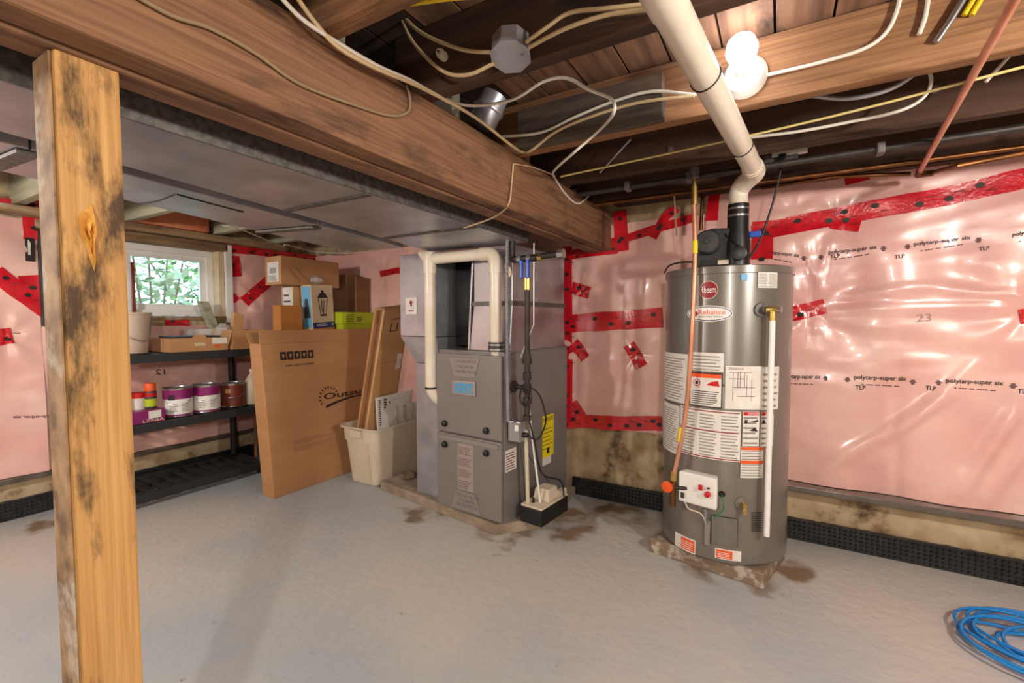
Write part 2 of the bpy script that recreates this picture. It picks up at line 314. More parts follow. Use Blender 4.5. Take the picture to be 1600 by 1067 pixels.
def tape(S, pts, wd, label, dots=True, group='red tape strips'):
    """pts in photo pixels along the strip's middle, wd in metres"""
    P = [uz(S, *p) for p in pts]; P = [(Vector((a, b, 0))) for a, b in P]; path = smooth_path(P, 6) if len(P) > 2 else [P[0].lerp(P[1], k/12) for k in range(13)]
    m = MB(); n = len(path); vs = []; fs = []; sx = 1 if S.side == 'B' else -1
    for i, q in enumerate(path):
        t = (path[min(i+1, n-1)]-path[max(i-1, 0)]).normalized(); nn = Vector((-t.y, t.x, 0)); jw = wd/2*(1+.12*noise.noise((q.x*14, q.y*14, 2)))
        for j in range(5):
            a = q+nn*jw*(j/2-1); vs.append(S.p(a.x, a.y, .005+.002*noise.noise((a.x*40, a.y*40, 1))))
    for i in range(n-1):
        for j in range(4): fs.append((i*5+j, (i+1)*5+j, (i+1)*5+j+1, i*5+j+1))
    m.add(vs, fs); o = m.build('tape_strip', 'tape', smooth=180); tag(o, label, 'tape', group)
    if dots:
        L = 0; nxt = .05
        for i in range(1, n):
            seg = (path[i]-path[i-1]).length; L += seg
            if L > nxt:
                nxt += .115; q = path[i]; rr = min(.015, wd*.26); off = wd*.17*random.choice((-1, 1))
                MB().flat([circ(q.x, q.y+off, rr, 12, rr*.8)], lambda u, z: S.p(u, z, .0095)).build('printed_mark', 'ink', o)
                MB().flat([rect(q.x+.02, q.x+.05, q.y-off*.9, q.y-off*.9+.003)], lambda u, z: S.p(u, z, .0095)).build('printed_line', 'ink', o)
    return o
def wall_text(S, s, px0, py0, px1, py1, hpx, m='ink', name='print'):
    """text from pixel (px0,py0) to (px1,py1) along its baseline, on sheet S"""
    a, b = Vector(uz(S, px0, py0)), Vector(uz(S, px1, py1)); c = Vector(uz(S, (px0+px1)/2, (py0+py1)/2-hpx)); hh = abs(c.y-(a.y+b.y)/2)
    ex = b-a; ps = fit_text(s, 0, 1, 0, hh, .012)
    return MB().flat(ps, lambda u, v: S.p(a.x+ex.x*u, a.y+ex.y*u+v, .004)).build(name, m, S.o)
anB = []
SB = Sheet('B', YB-.005, [], 1)
def au(*p): return [(*uz(SB, px, py), amp) for px, py, amp in p]
S1 = sheet('B', YB-.005, XA+.01, -.36, .45, 1.70, au((903, 455, .9), (905, 545, .8), (993, 553, 1.0), (905, 640, .6), (600, 425, .5)), 1.3, 'wrinkled pink plastic sheet on the back wall between furnace and water heater')
S2 = sheet('B', YB-.005, -.36, XR-.01, .295, 1.83, au((1262, 485, 1.0), (1600, 492, .7), (1310, 345, .5), (1240, 330, .4)), 4.1, 'wide pink plastic sheet with printed rows on the back wall right of the water heater', ridges=(((1275, 738), (1500, 610), .022, .03), ((1390, 690), (1530, 560), .014, .022), ((1500, 770), (1610, 610), .026, .03), ((1545, 780), (1640, 650), .02, .025), ((1285, 468), (1450, 446), .014, .014), ((1450, 446), (1610, 466), .014, .014), ((1300, 484), (1600, 478), .012, .016), ((1270, 495), (1400, 520), .010, .014), ((1250, 360), (1285, 460), .012, .014), ((1300, 360), (1280, 440), .010, .012)))
for a, b, c in (((895, 397), (1085, 340), .05), ((886, 385), (886, 660), .07), ((884, 506), (1036, 496), .115), ((884, 658), (1034, 662), .085), ((968, 330), (972, 392), .085), ((890, 400), (965, 390), .045)):
    tape(S1, [a, b], c, {(895, 397): 'long red tape strip along the top of the sheet beside the beam end', (886, 385): 'upright red tape strip along the furnace side of the sheet', (884, 506): 'broad red tape strip across the sheet behind the water heater', (884, 658): 'red tape strip along the sheet\'s bottom edge above bare concrete', (968, 330): 'red tape patch folded at the beam end', (890, 400): 'narrow red tape strip just under the beam'}[a])
for pts, lab in ((((893, 449), (922, 458)), 'small red tape patch high beside the furnace plenum'), (((896, 535), (915, 560)), 'small slanted red tape patch below the broad strip near the furnace'), (((982, 538), (1003, 573)), 'slanted red tape patch at the centre of radiating folds'), (((893, 630), (908, 652)), 'small red tape patch in the lower corner by the furnace'), (((985, 660), (1030, 660)), 'doubled red tape patch at the foot of the sheet near the water heater')):
    tape(S1, pts, .075, lab)
tape(S1, [(1020, 372), (1040, 340), (1058, 325)], .05, 'crumpled red tape piece under the hanging rod'); tape(S1, [(592, 428), (628, 422)], .05, 'red tape strip beside the return duct above the tall carton')
tape(S2, [(1175, 365), (1320, 335), (1460, 310), (1605, 278)], .085, 'long red tape strip with black emblems across the top of the wide sheet')
tape(S2, [(1193, 345), (1190, 405)], .1, 'upright red tape piece behind the blower outlet'); tape(S2, [(1232, 492), (1290, 478)], .075, 'red tape patch where folds gather beside the heater tank')
tape(S2, [(1300, 345), (1345, 350)], .07, 'pointed red tape patch hanging under the long strip'); tape(S2, [(1330, 225), (1340, 285)], .09, 'crumpled red tape bunch above the copper pipe', dots=False)
tape(S2, [(1592, 495), (1640, 488)], .06, 'red tape patch far along the wide sheet'); tape(S2, [(1118, 275), (1112, 345)], .06, 'upright red tape strip behind the brass gas fitting', dots=False)
for x0, y0, x1, y1 in ((1195, 398, 1249, 404), (1295, 399, 1370, 391), (1428, 386, 1518, 375), (1580, 372, 1660, 360)):
    wall_text(S2, 'polytarp-super six', x0, y0, x1, y1, 8); wall_text(S2, 'TLP', x0+102, y0+6, x0+118, y0+4, 6)
    wall_text(S2, '- --- -- ---- --', x0+10, y0+7, x1-12, y1+7, 1.6, 'ink_soft')
for x0, y0, x1, y1 in ((1224, 593, 1282, 594), (1334, 594, 1416, 597), (1477, 599, 1567, 604)):
    wall_text(S2, 'polytarp-super six', x0, y0, x1, y1, 9); wall_text(S2, 'TLP', x0+112, y0+15, x0+128, y0+16, 7)
    wall_text(S2, '- --- -- ---- --', x0+12, y0+7, x1-12, y1+7, 1.6, 'ink_soft')
for cx, cy in ((1256, 404), (1283, 402), (1380, 389), (1418, 386), (1530, 375), (1290, 591), (1324, 593), (1426, 597), (1466, 598), (1582, 603)):
    u, z = uz(S2, cx, cy); MB().flat([[(u-.014, z), (u-.007, z+.004), (u-.006, z+.012), (u+.006, z+.012), (u+.007, z+.004), (u+.014, z), (u+.006, z-.002), (u+.006, z-.01), (u-.006, z-.01), (u-.006, z-.002)]], lambda a, b: S2.p(a, b, .004)).build('printed_emblem', 'ink_soft', S2.o)
wall_text(S2, '23', 1432, 503, 1456, 502, 12, 'ink_faint')
# left wall sheets
SA = Sheet('A', XA+.003, [], 2)
def av(*p): return [(*uz(SA, px, py), a) for px, py, a in p]
S3 = sheet('A', XA+.003, YF+.02, WY0-.02, .235, 1.69, av((10, 525, 1), (75, 400, .8), (90, 500, .7)), .5, 'pink plastic sheet on the left wall before the window')
S4 = sheet('A', XA+.003, WY0-.02, WY1+.02, .235, 1.08, av((275, 505, .8), (330, 600, .6)), 2.2, 'pink plastic sheet under the basement window')
S5 = sheet('A', XA+.003, WY1+.02, YB-.03, .235, 1.70, av((368, 430, .9), (395, 460, .8)), 3.3, 'pink plastic sheet on the left wall beyond the window')
tape(S3, [(-10, 425), (45, 465), (95, 500)], .09, 'slanting red tape strip on the sheet before the window'); tape(S3, [(-20, 318), (95, 328)], .07, 'red tape strip along the top of the sheet before the window')
tape(S3, [(50, 305), (55, 375)], .1, 'bunched red tape at the top corner before the window'); tape(S3, [(48, 430), (58, 465)], .1, 'square red tape patch beside the window frame'); tape(S3, [(-10, 528), (20, 524)], .09, 'red tape patch low on the sheet before the window')
tape(S4, [(258, 503), (297, 504)], .05, 'ragged red tape patch under the window sill'); tape(S5, [(363, 400), (368, 432)], .11, 'red tape square just beyond the window frame'); tape(S5, [(364, 462), (372, 470)], .06, 'tiny red tape piece beyond the window frame', dots=False)
tape(S5, [(382, 472), (420, 437)], .085, 'slanting red tape strip leading up behind the long carton'); tape(S5, [(352, 388), (430, 397), (520, 407)], .06, 'red tape strip along the top of the sheet beyond the window')
wall_text(S3, 'polytarp-super six', 100, 652, 20, 655, 6, 'ink_soft'); wall_text(S4, '12', 258, 585, 243, 585, 8)
mk = MB(); mk.flat([rect(uz(SA, 39, 370)[0], uz(SA, 54, 370)[0], uz(SA, 45, 408)[1], uz(SA, 45, 371)[1])], lambda u, z: S3.p(u, z, .006)); bb = mk.build('printed_block', 'ink', S3.o)
MB().flat([rect(uz(SA, 43, 370)[0], uz(SA, 49, 370)[0], uz(SA, 45, 398)[1], uz(SA, 45, 375)[1])], lambda u, z: S3.p(u, z, .008)).build('printed_lettering', 'paper', S3.o)
# ledges and dimpled drainage membranes
tag(MB().box(-.36, XR-.01, YB-.095, YB-.001, .262, .292).build('wall_ledge', 'poly_grey', bevel=.004), 'plastic wrapped ledge under the wide pink sheet on the back wall', 'ledge')
tag(MB().box(XA+.001, XA+.04, YF+.02, YB-.04, .205, .232).build('wall_ledge', 'poly_grey', bevel=.004), 'dark plastic wrapped ledge along the left wall under the pink sheets', 'ledge')
def membrane(side, u0, u1, label):
    base = YB-.045 if side == 'B' else XA+.035; hgt = .108
    def P(u, z, o=0): z2 = z; return (u, base-o, z2) if side == 'B' else (base+o, u, z2)
    t = thing('drainage_membrane', label, 'membrane', P((u0+u1)/2, 0), 'dimpled membranes at the floor edge')
    m = MB(); n = 60
    top = [hgt+.006*noise.noise((k*.9, u0, 0)) for k in range(n+1)]
    vs = []; 
    for k in range(n+1):
        u = u0+(u1-u0)*k/n; vs += [P(u, 0.001, .004), P(u, top[k], 0), P(u, 0.001, -.02), P(u, top[k], -.02)]
    fs = []
    for k in range(n): a = 4*k; fs += [(a, a+4, a+5, a+1), (a+1, a+5, a+7, a+3), (a+3, a+7, a+6, a+2)]
    m.add(vs, fs).build('backing', 'membrane', t)
    d = MB(); sp = .021
    for i in range(int((u1-u0)/sp)):
        for j in range(5):
            u = u0+.012+i*sp; z = .013+j*sp*.95
            ring = [P(u+.0075*math.cos(a), z+.0075*math.sin(a), .001) for a in [k*math.pi/3 for k in range(6)]]+[P(u+.0045*math.cos(a), z+.0045*math.sin(a), .0105) for a in [k*math.pi/3 for k in range(6)]]
            d.add(ring, [(k, (k+1) % 6, 6+(k+1) % 6, 6+k) for k in range(6)]+[(6, 7, 8, 9, 10, 11)])
    d.build('dimples', 'membrane', t, kind='stuff')
membrane('B', .06, 1.6, 'black dimpled membrane along the back wall right of the water heater'); membrane('B', -1.13, -.45, 'black dimpled membrane along the back wall between furnace and water heater')
membrane('A', .2, 2.2, 'black dimpled membrane along the floor under the window wall')

# ---------------------------------------------------------------- window and what lies outside
def window(name, y0, y1, z0, z1, detailed):
    X0 = XA-.13
    t = bpy.data.objects.new(name, None); COL.objects.link(t); t.location = (X0, (y0+y1)/2, z0); WORLD[t] = Vector(t.location); t['kind'] = 'structure'
    t['label'] = 'white vinyl slider basement window with leafy view'
    fm = MB(); b = .045
    for a0, a1, c0, c1 in ((y0, y1, z0, z0+b), (y0, y1, z1-b, z1), (y0, y0+b, z0+b, z1-b), (y1-b, y1, z0+b, z1-b)): fm.box(X0-.05, X0+.05, a0, a1, c0, c1)
    fm.build('window_frame', 'pvc_white', t, bevel=.004)
    ym = y0+(y1-y0)*.42
    for s0, s1, dx in ((y0+b, ym+.03, -.02), (ym, y1-b, .015)):
        sm = MB(); e = .04
        for a0, a1, c0, c1 in ((s0, s1, z0+b, z0+b+e), (s0, s1, z1-b-e, z1-b), (s0, s0+e, z0+b+e, z1-b-e), (s1-e, s1, z0+b+e, z1-b-e)): sm.box(X0+dx-.015, X0+dx+.015, a0, a1, c0, c1)
        sash = sm.build('sash', 'pvc_white', t, bevel=.003)
        MB().box(X0+dx-.003, X0+dx+.003, s0+e, s1-e, z0+b+e, z1-b-e).build('pane', 'glass', sash)
window('window_1', WY0+.02, WY1-.04, WZ0+.03, WZ1-.055, True)
window('window_2', VY0+.02, VY1-.02, VZ0+.02, VZ1-.02, False)
for n_, (y0, y1, z0, z1, x0, x1, m) in enumerate(((WY0-.03, WY1+.02, WZ1-.055, WZ1+.0, XA-.2, XA+.03, 'old_trim'), (WY1-.04, WY1-.002, WZ0, WZ1-.055, XA-.2, XA+.005, 'card_pale'), (WY0, WY1, WZ0-.0, WZ0+.028, XA-.22, XA+.02, 'old_trim'), (WY1+.0, WY1+.05, WZ0-.02, WZ1, XA+.001, XA+.03, 'white'), (WY0-.02, WY0+.03, WZ0-.03, WZ1-.06, XA+.001, XA+.04, 'black_soft'), (WY0-.3, YB-.35, 1.705, 1.752, XA+.002, XA+.10, 'old_trim'))):
    struct(MB().box(x0, x1, y0, y1, z0, z1).build('trim_%d' % (n_+1), m, bevel=.004))
tag(MB().box(XA+.03, XA+.10, 1.31, 1.79, 1.755, 1.9).build('insulation_batt', 'orange_ins', bevel=.02), 'orange insulation wrapped in clear plastic between joists above the window', 'insulation')
tag(MB().box(XA-.06, XA-.045, 1.36, 1.378, WZ0+.03, WZ1-.19).build('wooden_stick', 'brown_label'), 'thin brown stick standing upright against the window sash', 'stick')
struct(MB().box(XA-6, XA-.29, -4, 6, .7, .98).build('ground', 'soil'))
for lab, m, n, c, sp in (('green leafy shrub outside the window', 'leaf', 5200, (XA-1.6, 2.9, 1.75), (.8, 2.6, 1.5)), ('pale shrub close to the window glass', 'leaf_pale', 130, (XA-.75, 1.75, 1.42), (.16, .35, .26))):
    t = thing('shrub', lab, 'shrub', (c[0], c[1], .98), 'shrubs outside'); lm = MB(); st = MB()
    for k in range(n):
        p = Vector((c[0]+random.gauss(0, .45)*sp[0], c[1]+random.gauss(0, .5)*sp[1], max(1.0, c[2]+random.gauss(0, .5)*sp[2])))
        a = Vector((random.uniform(-1, 1), random.uniform(-1, 1), random.uniform(-.6, .6))).normalized(); b = a.cross(Vector((random.random(), random.random(), 1))).normalized(); l = random.uniform(.06, .14)
        lm.add([p, p+a*l*.5+b*l*.28, p+a*l, p+a*l*.5-b*l*.28], [(0, 1, 2, 3)])
    lm.build('leaves', m, t, kind='stuff')
    for k in range(5): st.tube([(c[0], c[1]+(k-2)*.15*sp[1], .98), (c[0]+random.uniform(-.1, .1), c[1]+(k-2)*.4*sp[1], c[2]+.3)], .008, 5)
    st.build('stems', 'old_trim', t, kind='stuff')

# ================================================================ ducts
ZD = 1.515
d1 = thing('supply_duct', 'large galvanized supply duct under the joists beside the beam', 'duct', (-1.3, .8, ZD))
A0, A1, B0, B1 = (-1.12, YF+.3), (-1.12, 2.08), (-1.22, YF+.3), (-1.735, 1.93)
def gapx(y): return -1.475-(max(y, .1)-.53)*.186
def farx(y): return -1.92-(max(y, .1)-.53)*.258
y_s = [YF+.3, -.6, .2, 1.02, 1.6, 2.06]
for y0, y1 in zip(y_s[:-1], y_s[1:]):
    q = lambda x, y, z: (x, y, z)
    MB().hexa([(gapx(y0)+.012, y0+.002, ZD), (-1.12, y0+.002, ZD), (-1.12, y1-.002, ZD), (gapx(y1)+.012, y1-.002, ZD)], [(gapx(y0)+.012, y0+.002, 1.745), (-1.12, y0+.002, 1.745), (-1.12, y1-.002, 1.745), (gapx(y1)+.012, y1-.002, 1.745)]).build('duct_section', 'galv', d1, bevel=.002)
    MB().box(gapx(y0)+.02, -1.115, y0-.012, y0+.012, ZD-.005, ZD-.0005).build('drive_cleat', 'galv_old', d1)
MB().box(-1.119, -1.112, YF+.3, 2.06, ZD, ZD+.215).build('shaded_side_panel', 'galv_old', d1)  # speckled side face of the duct, its shade put into the darker metal
d2 = thing('return_duct', 'wide galvanized return duct running nearest the window wall', 'duct', (-1.8, .8, ZD))
for y0, y1 in zip([YF+.3, -.75, .36, 1.25], [-.75, .36, 1.25, 1.86]):
    MB().hexa([(farx(y0), y0+.002, ZD+.02), (gapx(y0)-.055, y0+.002, ZD-.002), (gapx(y1)-.055, y1-.002, ZD-.002), (farx(y1), y1-.002, ZD+.02)], [(farx(y0), y0+.002, 1.745), (gapx(y0)-.055, y0+.002, 1.745), (gapx(y1)-.055, y1-.002, 1.745), (farx(y1), y1-.002, 1.745)]).build('duct_section', 'galv', d2, bevel=.002)
    MB().hexa([(farx(y0)+.01, y0-.02, ZD+.008), (gapx(y0)-.07, y0-.02, ZD-.012), (gapx(y0)-.07, y0+.02, ZD-.012), (farx(y0)+.01, y0+.02, ZD+.008)], [(farx(y0)+.01, y0-.02, ZD+.016), (gapx(y0)-.07, y0-.02, ZD-.004), (gapx(y0)-.07, y0+.02, ZD-.004), (farx(y0)+.01, y0+.02, ZD+.016)]).build('drive_cleat', 'galv_old', d2)
for k in range(6):
    p = onz(510+k*16, 320+k*14, ZD); MB().lathe([(.004, 0), (.004, .002)], (min(p.x, gapx(p.y)-.06), p.y, ZD-.006), 8).build('screw', 'steel', d2)
# plenum and return drop
pl = thing('plenum', 'shiny galvanized plenum rising from the furnace to the ducts', 'duct', (-1.3, 2.3, .95))
MB().hexa([(-1.475, 2.05, .955), (-1.2, 2.03, .955), (-1.165, 2.64, .955), (-1.44, 2.66, .955)], [(-1.45, 2.06, 1.205), (-1.195, 2.045, 1.205), (-1.165, 2.63, 1.205), (-1.43, 2.65, 1.205)]).build('lower_transition', 'galv_new', pl, bevel=.002)
MB().hexa([(-1.45, 2.06, 1.212), (-1.195, 2.045, 1.212), (-1.165, 2.63, 1.212), (-1.43, 2.65, 1.212)], [(-1.45, 2.06, 1.513), (-1.195, 2.045, 1.513), (-1.165, 2.63, 1.513), (-1.43, 2.65, 1.513)]).build('upper_box', 'galv_new', pl, bevel=.002)
MB().hexa([(-1.457, 2.053, 1.196), (-1.188, 2.037, 1.196), (-1.158, 2.637, 1.196), (-1.437, 2.657, 1.196)], [(-1.457, 2.053, 1.221), (-1.188, 2.037, 1.221), (-1.158, 2.637, 1.221), (-1.437, 2.657, 1.221)]).build('flange', 'galv_old', pl)
MB().hexa([(-1.48, 2.04, .955), (-1.472, 2.04, .955), (-1.472, 2.05, .955), (-1.48, 2.05, .955)], [(-1.455, 2.05, 1.5), (-1.447, 2.05, 1.5), (-1.447, 2.06, 1.5), (-1.455, 2.06, 1.5)]).build('corner_seam', 'steel', pl)
tag(MB().box(-1.70, -1.485, 2.22, 2.60, .965, 1.512).build('shaded_gap_panel', 'galv_shaded', bevel=.003), 'glossy sheet metal panel, coloured dark for the shade, between the return drop and the plenum', 'duct')  # panel closing the gap; the shade there is put into its colour
rd = thing('return_drop', 'galvanized return drop standing left of the furnace', 'duct', (-1.82, 2.3, .06))
MB().hexa([(-1.905, 2.09, .058), (-1.69, 2.075, .058), (-1.66, 2.6, .058), (-1.87, 2.6, .058)], [(-1.905, 2.09, .86), (-1.69, 2.075, .86), (-1.66, 2.6, .86), (-1.87, 2.6, .86)]).build('lower_box', 'galv', rd, bevel=.002)
MB().hexa([(-1.905, 2.09, .863), (-1.71, 2.075, .863), (-1.71, 2.6, .863), (-1.87, 2.6, .863)], [(-2.0, 2.06, 1.02), (-1.71, 2.05, 1.02), (-1.71, 2.6, 1.02), (-1.95, 2.6, 1.02)]).build('tapered_section', 'galv', rd, bevel=.002)
MB().hexa([(-2.0, 2.06, 1.024), (-1.71, 2.05, 1.024), (-1.71, 2.6, 1.024), (-1.95, 2.6, 1.024)], [(-2.0, 2.06, 1.511), (-1.71, 2.05, 1.511), (-1.71, 2.6, 1.511), (-1.95, 2.6, 1.511)]).build('upper_box', 'galv', rd, bevel=.002)
st_ = MB().flat([rect(-1.95, -1.86, 1.155, 1.255)], lambda u, v: (u, 2.052, v)).build('sticker', 'paper', rd); st_['label'] = 'small white warning sticker'
MB().flat([circ(-1.905, 1.225, .012, 10), [(-1.915, 1.205), (-1.895, 1.2), (-1.9, 1.222)], rect(-1.925, -1.885, 1.173, 1.179)], lambda u, v: (u, 2.051, v)).build('sticker_print', 'crimson', st_)
tag(MB().lathe([(.05, 0), (.05, .05), (.055, .054), (.055, .062), (.05, .066), (.05, .11)], ony(752, 196, 1.36), 24, (.35, .15, .8)).build('duct_collar', 'galv', smooth=40), 'round shiny duct collar between joists above the beam', 'duct')

# ================================================================ furnace
sl = MB().prism([(-2.25, 2.115), (-1.245, 1.955), (-1.06, 2.16), (-1.10, 2.68), (-2.15, 2.68)], 0, .057).build('furnace_slab', 'slab', bevel=.006)
tag(sl, 'rough concrete slab under the furnace', 'slab')
TF = Matrix.Translation((-1.667, 1.992, .058)) @ Matrix.Rotation(math.radians(-4.6), 4, 'Z')
fu = thing('furnace', 'grey gas furnace with blue logo plate on a concrete slab', 'furnace', (-1.45, 2.3, .058))
W, D_, HT = .46, .70, .888
def fm(): return MB(TF)
fm().box(.0, W, .022, D_, 0, HT).build('cabinet', 'furnace_side', fu, bevel=.003)
fm().box(.0, W, .02, D_, HT+.0005, HT+.008).build('top_flange', 'furnace_side', fu)
SP = .435
up = fm().box(.004, W-.004, .0, .021, SP+.004, HT-.01).build('upper_door', 'furnace', fu, bevel=.006)
lo_ = fm().box(.004, W-.004, .0, .021, .012, SP-.004).build('lower_door', 'furnace', fu, bevel=.006)
fm().box(.02, W-.02, -.008, .0, SP-.04, SP-.016).build('handle_lip', 'emboss', lo_, bevel=.003)
def front(off): return lambda u, v: (u*W, -off, v)
def trapz(par, z0, z1, w0, w1, cx):
    p = fm(); p.prism([((cx-w0)*W, z0), ((cx+w0)*W, z0), ((cx+w1)*W, z1), ((cx-w1)*W, z1)], -.006, .001, 'y'); e = p.build('vent_panel', 'emboss', par, bevel=.003)
    for r in range(3):
        for c in range(4-(r % 2)):
            u = (cx-.13+c*.085+(r % 2)*.04)*W; z = z0+(z1-z0)*(.22+.27*r); fm().box(u, u+.028, -.011, -.0055, z, z+.014).build('louvre', 'furnace', e, bevel=.003)
trapz(up, .755, .858, .16, .235, .46); trapz(lo_, .022, .125, .225, .15, .47)
pt = fm().box(.27*W, .64*W, -.009, -.0002, .655, .735).build('logo_plate', 'steel', up, bevel=.004)
fm().flat(fit_text('KEEPRITE', .32, .6, .668, .722, .03), front(.0096)).build('logo_lettering', 'logo_blue', pt)
for u, par, z in ((.15, up, SP+.05), (.79, up, SP+.05), (.15, lo_, SP-.068), (.79, lo_, SP-.068)):
    fm().lathe([(.017, 0), (.019, .006), (.015, .016), (.006, .02)], (u*W, -.001, z), 14, (0, -1, 0)).build('door_knob', 'black', par, smooth=40)
lb = fm().flat([rect(.35, .59, .135, .39)], front(.0008)).build('warning_label', 'label_brown', lo_)
pr = fm()
for k in range(4): pr.flat(lines(.36, .57, .145+k*.062, .19+k*.062, 5, .35), front(.0014))
pr.build('label_print', 'ink_soft', lb)
fm().lathe([(.004, 0), (.003, .002)], (.27*W, -.001, .2), 8, (0, -1, 0)).build('status_light', 'green_wire', lo_)
side = lambda off: (lambda u, v: (W+off, u, v))
sb = fm().flat([rect(.03, .13, .27, .385)], side(.001)).build('rating_label', 'paper', fu); fm().flat(lines(.035, .12, .28, .375, 7), side(.0016)).build('rating_print', 'ink_soft', sb)
yl = fm().flat([rect(.40, .53, .25, .50)], side(.001)).build('energy_label', 'yellow', fu); yl['label'] = 'yellow energy rating label'
fm().flat(fit_text('ENERGUIDE', .407, .523, .465, .488, .01)+lines(.41, .52, .30, .44, 6, .2)+[rect(.45, .48, .27, .3)], side(.0016)).build('energy_print', 'ink', yl)
fm().flat([rect(.40, .50, .205, .25)], side(.0009)).build('label_tail', 'paper', fu)
# pvc vents
vp = thing('furnace_vent_pipe', 'cream plastic intake and exhaust pipe looping over the furnace', 'pipe', (-1.45, 1.95, .6))
VY = 1.985; r = .031
MB().tube(arc_path([(-1.70, VY, 1.50), (-1.70, VY, .70), (-1.675, 2.03, .66)], .06), r, 18).build('intake_pipe', 'pvc', vp, smooth=50)
MB().tube(arc_path([(-1.68, VY, 1.462), (-1.264, VY, 1.462), (-1.264, VY, 1.0), (-1.264, VY+.012, .956)], .07), r, 18).build('exhaust_pipe', 'pvc', vp, smooth=50)
MB().tube([(-1.70, VY, 1.38), (-1.70, VY, 1.50)], r+.006, 18).build('tee_fitting', 'pvc', vp, smooth=50)
MB().tube([(-1.745, VY, 1.505), (-1.70, VY, 1.45)], r+.004, 18).build('street_elbow', 'pvc', vp, smooth=50)
MB().tube(arc_path([(-1.35, VY, 1.462), (-1.264, VY, 1.462), (-1.264, VY, 1.36)], .06), r+.005, 18).build('elbow_fitting', 'pvc', vp, smooth=50)
MB().tube([(-1.264, VY+.01, .958), (-1.264, VY+.01, 1.005)], r+.012, 18).build('rubber_coupling', 'dark_grey', vp, smooth=50)
for z in (.968, .992): MB().tube([(-1.264, VY+.01, z-.004), (-1.264, VY+.01, z+.004)], r+.014, 18).build('band_clamp', 'steel', vp, smooth=50)
MB().tube([(-1.70, VY, .73), (-1.70, VY, .74)], r+.002, 18).build('joint_ring', 'black', vp)
# conduit and switch box on the furnace side
cpath = arc_path([(-1.178, 1.96, 1.53), (-1.178, 1.955, 1.3), (-1.172, 1.95, 1.0), (-1.175, 1.965, .60)], .05); rib = []
for a_, b_ in zip(cpath[:-1], cpath[1:]):
    k_ = max(1, int((b_-a_).length/.005)); rib += [a_.lerp(b_, q_/k_) for q_ in range(k_)]
tag(MB().tube(rib, [.0075+.0024*(k % 2) for k in range(len(rib))], 8).build('flexible_conduit', 'galv', smooth=30), 'ribbed metal conduit dropping to the furnace switch box', 'conduit')
sw = thing('switch_box', 'grey electrical box with white outlet on the furnace side', 'switch', (-1.17, 2.03, .50))
MB().box(-1.197, -1.125, 2.0, 2.06, .495, .60).build('box', 'galv', sw, bevel=.004); MB().box(-1.192, -1.128, 1.994, 2.0, .5, .595).build('cover_plate', 'steel', sw)
MB().box(-1.15, -1.13, 1.985, 1.994, .555, .585).build('toggle', 'white', sw, bevel=.003); MB().lathe([(.014, 0), (.012, .03)], (-1.125, 2.03, .53), 12, (1, 0, 0)).build('plug', 'black', sw, smooth=40)
# gas piping
gs = thing('gas_pipe', 'black iron gas drop with blue handled valves beside the furnace', 'pipe', (-1.085, 2.0, .6))
GX, GY = -1.085, 2.0
MB().tube([(GX, GY, .70), (GX, GY, 1.27)], .0135, 14).build('drop_pipe', 'iron', gs, smooth=50)
for z0, z1, rr in ((.615, .64, .019), (.64, .70, .014), (.70, .73, .021), (.76, .80, .021), (.82, .86, .021), (.90, .925, .024), (.925, .95, .02)): MB().tube([(GX, GY, z0), (GX, GY, z1)], rr, 12).build('pipe_fitting', 'iron', gs, smooth=50)
MB().tube([(GX, GY, .78), (GX-.07, GY+.01, .78)], .012, 12).build('branch_pipe', 'iron', gs, smooth=50); MB().lathe([(.03, 0), (.03, .015), (.012, .025)], (GX-.075, GY+.01, .78), 14, (-1, 0, 0)).build('union_nut', 'iron', gs, smooth=40)
MB().tube([(GX, GY, 1.27), (GX, GY, 1.33)], .021, 12).build('valve_body', 'brass', gs, smooth=40)
for dx in (-.028, .008): MB().box(GX+dx, GX+dx+.018, GY-.035, GY-.02, 1.325, 1.415).build('valve_handle', 'blue', gs, bevel=.005)
MB().tube(arc_path([(GX-.09, GY, 1.54), (GX-.09, GY, 1.425), (GX+.05, GY, 1.425)], .02), .018, 12).build('manifold_pipe', 'iron', gs, smooth=50)
MB().tube([(GX+.05, GY, 1.428), (GX+.165, GY, 1.435)], .015, 12).build('stub_pipe', 'iron', gs, smooth=50); MB().lathe([(.024, 0), (.026, .01), (.024, .032)], (GX+.165, GY, 1.435), 8, (1, 0, .05)).build('end_cap', 'steel', gs)
for x_ in (-.055, .0, .06): MB().lathe([(.02, 0), (.02, .022)], (GX+x_, GY, 1.426), 8, (1, 0, 0)).build('pipe_collar', 'brass' if x_ > .03 else 'steel', gs)
MB().flat([[(GX-.125, 1.40), (GX-.09, 1.385), (GX-.08, 1.35), (GX-.1, 1.335), (GX-.12, 1.37)]], lambda u, v: (u, GY-.012, v)).build('paper_tag', 'card_pale', gs)
MB().tube([(GX+.03, GY+.012, 1.5), (GX+.03, GY+.012, 1.1), (GX-.03, GY-.015, .93)], .004, 6).build('copper_tracer', 'steel', gs)
